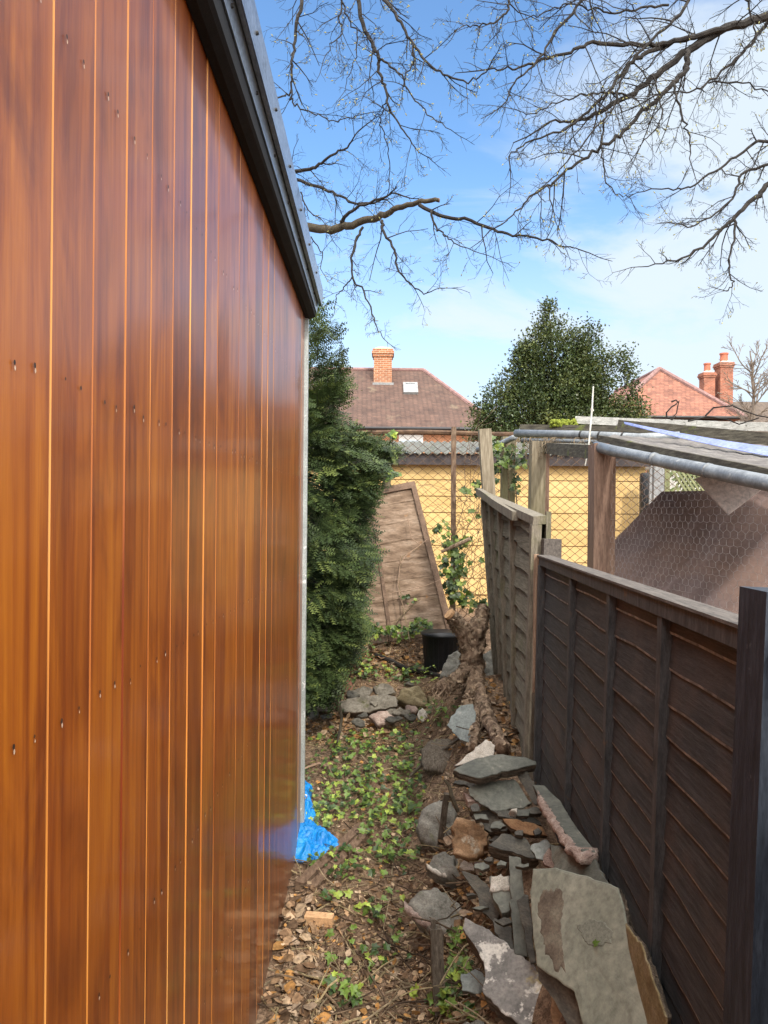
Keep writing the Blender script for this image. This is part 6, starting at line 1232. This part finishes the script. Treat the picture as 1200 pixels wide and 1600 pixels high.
def twig(g):
    d = Vector((rr.gauss(0, 1), rr.gauss(0, 1), rr.gauss(0, 0.12))).normalized(); pts = [g + Vector((0, 0, rr.uniform(0.004, 0.02)))]; ln = rr.uniform(0.05, 0.22)
    for k in range(4): d = (d + Vector((rr.gauss(0, 0.25), rr.gauss(0, 0.25), rr.gauss(0, 0.08)))).normalized(); q = pts[-1] + d * ln / 4; q.z = max(q.z, G(q.x, q.y) + 0.003); pts.append(q)
    stems.tube(pts, [rr.uniform(0.0012, 0.0032)] * 5, 4, col=tuple(rr.choice([Vector((0.20, 0.14, 0.09)), Vector((0.32, 0.25, 0.16)), Vector((0.09, 0.06, 0.04)), Vector((0.38, 0.30, 0.17))]) * rr.uniform(0.6, 1.2)), cap=False)
scatter(1100, twig, (418, 800, 1010, 1630))
tag(stems.build('twig_litter', M['litter']), 'thin dry twigs and ivy stems tangled across the passage floor', 'twigs', kind='stuff')
# climbing ivy on the thin fence post and hanging from the aviary
def climber(name, label, spots, n, s0, s1, stem_paths, dark=0.7):
    m_ = MB(); t = None; st_ = MB()
    for pth in stem_paths: st_.tube([P(*q) for q in pth], [0.006 * (1 - 0.6 * i / len(pth)) for i in range(len(pth))], 4, col=(0.20, 0.15, 0.09), cap=False)
    allp = [P(*q) for pth in stem_paths for q in pth]; b = min(allp, key=lambda v: v.z)
    t = thing(name, b, label, 'ivy')
    for (x, y, rx_, ry_, Y_, k) in spots:
        for i in range(int(k * n * 1.7)):
            p = P(x + rr.gauss(0, 0.5) * rx_, y + rr.gauss(0, 0.5) * ry_, Y_ + rr.uniform(-0.08, 0.08)); ivy_leaf(m_, p, Vector((rr.gauss(0, 0.4), -1, rr.gauss(0.5, 0.4))), rr.uniform(0, 6.28), rr.uniform(s0, s1), tuple(Vector(green()) * dark))
    m_.build('leaves', M['leaf'], t); st_.build('stems', M['litter'], t); return t
climber('ivy_plant', 'dark ivy climbing the thin rusty fence post', [(706, 850, 14, 22, 6.05, 18), (712, 880, 22, 22, 6.0, 26), (700, 905, 22, 20, 6.0, 26), (715, 930, 22, 18, 5.95, 20), (688, 825, 12, 12, 6.1, 8), (728, 845, 14, 10, 6.05, 8), (742, 945, 18, 10, 5.9, 12), (725, 770, 10, 12, 6.1, 3)], 1, 0.035, 0.06, [[(706, 975, 6.0), (708, 900, 6.1), (712, 830, 6.12), (730, 775, 6.15), (726, 740, 6.15)], [(700, 960, 5.95), (720, 880, 6.05), (742, 842, 6.05)]], 0.6)
climber('ivy_plant', 'ivy hanging from the pipe over the green aviary post', [(793, 712, 16, 22, 5.35, 26), (772, 702, 18, 14, 5.35, 14), (812, 720, 10, 26, 5.3, 10), (775, 735, 8, 16, 5.4, 6), (745, 760, 10, 12, 5.6, 5), (740, 795, 12, 18, 5.6, 5), (806, 760, 6, 20, 5.35, 6)], 1, 0.03, 0.05, [[(796, 800, 5.42), (794, 740, 5.4), (790, 690, 5.4)], [(808, 790, 5.35), (803, 730, 5.35), (806, 690, 5.3), (815, 680, 5.3)]], 0.6)
climber('ivy_plant', 'light green ivy shoots on top of the fence post beside the yew', [(611, 680, 8, 7, 6.1, 6), (605, 735, 12, 14, 6.05, 9), (618, 745, 8, 10, 6.05, 5)], 1, 0.035, 0.055, [[(606, 790, 6.12), (604, 735, 6.12), (610, 685, 6.1)]], 1.0)
climber('ivy_plant', 'low ivy growing along the foot of the brown leaning panel', [(585, 985, 26, 10, 5.65, 40), (625, 985, 26, 10, 5.65, 30), (660, 975, 20, 8, 5.7, 16), (640, 935, 14, 6, 5.85, 8)], 1, 0.025, 0.045, [[(585, 1000, 5.62), (610, 980, 5.7), (650, 940, 5.85), (690, 920, 5.9)], [(640, 1000, 5.6), (628, 940, 5.8), (622, 905, 5.85), (628, 870, 5.9), (655, 855, 5.95)]], 0.75)
vine('dead_vine', 'pale dry bramble stems trailing across the brown leaning panel', [[(612, 926, 5.72), (640, 922, 5.74), (665, 915, 5.78), (690, 905, 5.82)], [(626, 880, 5.78), (636, 866, 5.82), (655, 853, 5.85), (668, 842, 5.88)], [(626, 868, 5.8), (622, 915, 5.74), (630, 950, 5.68)], [(638, 812, 5.95), (642, 840, 5.9), (655, 850, 5.86)]], 0.004).data.materials[0] = M['pale_lath']
# dry creeper in the wire mesh beyond the stump
m_ = MB(); rr = random.Random(9)
for i in range(46):
    p = P(rr.uniform(725, 760), rr.uniform(740, 950), 6.15 + rr.uniform(-0.05, 0.03)); d = Vector((rr.gauss(0, 0.5), 0, rr.gauss(0.3, 0.8)))
    grow(m_, p, d, rr.uniform(0.25, 0.7), 0.003, 1, rr, 0, 0.02, 0.35, None, (25, 60), 8, (3, 5), 0.0016)
tag(m_.build('dead_creeper', M['rust_post']), 'dry leafless creeper tangled in the wire beside the mossy post', 'creeper')
m_ = MB(); m_.tube([P(690, 862, 6.0), P(712, 852, 5.95), P(735, 842, 5.9)], [0.014, 0.018, 0.016], 7, rough=0.1); tag(m_.build('fallen_branch', M['stump']), 'cut brown branch end stuck in the ivy on the wire fence', 'branch')
# leaf lying on the large slab, dead leaf on the topmost slate
def single_leaf(name, label, px_, py_, p0, n0, size, col, shape=None):
    q = plane_pts([(px_, py_)], p0, n0)[0]; m_ = MB(); ivy_leaf(m_, q + Vector(n0) * 0.010, Vector(n0), 0.5, size, col); return tag(m_.build(name, M['leaf']), label, 'leaf')
single_leaf('ivy_leaf', 'single green ivy leaf lying on the largest slate slab', 934, 1478, c6, n6, 0.016, (0.10, 0.17, 0.03))
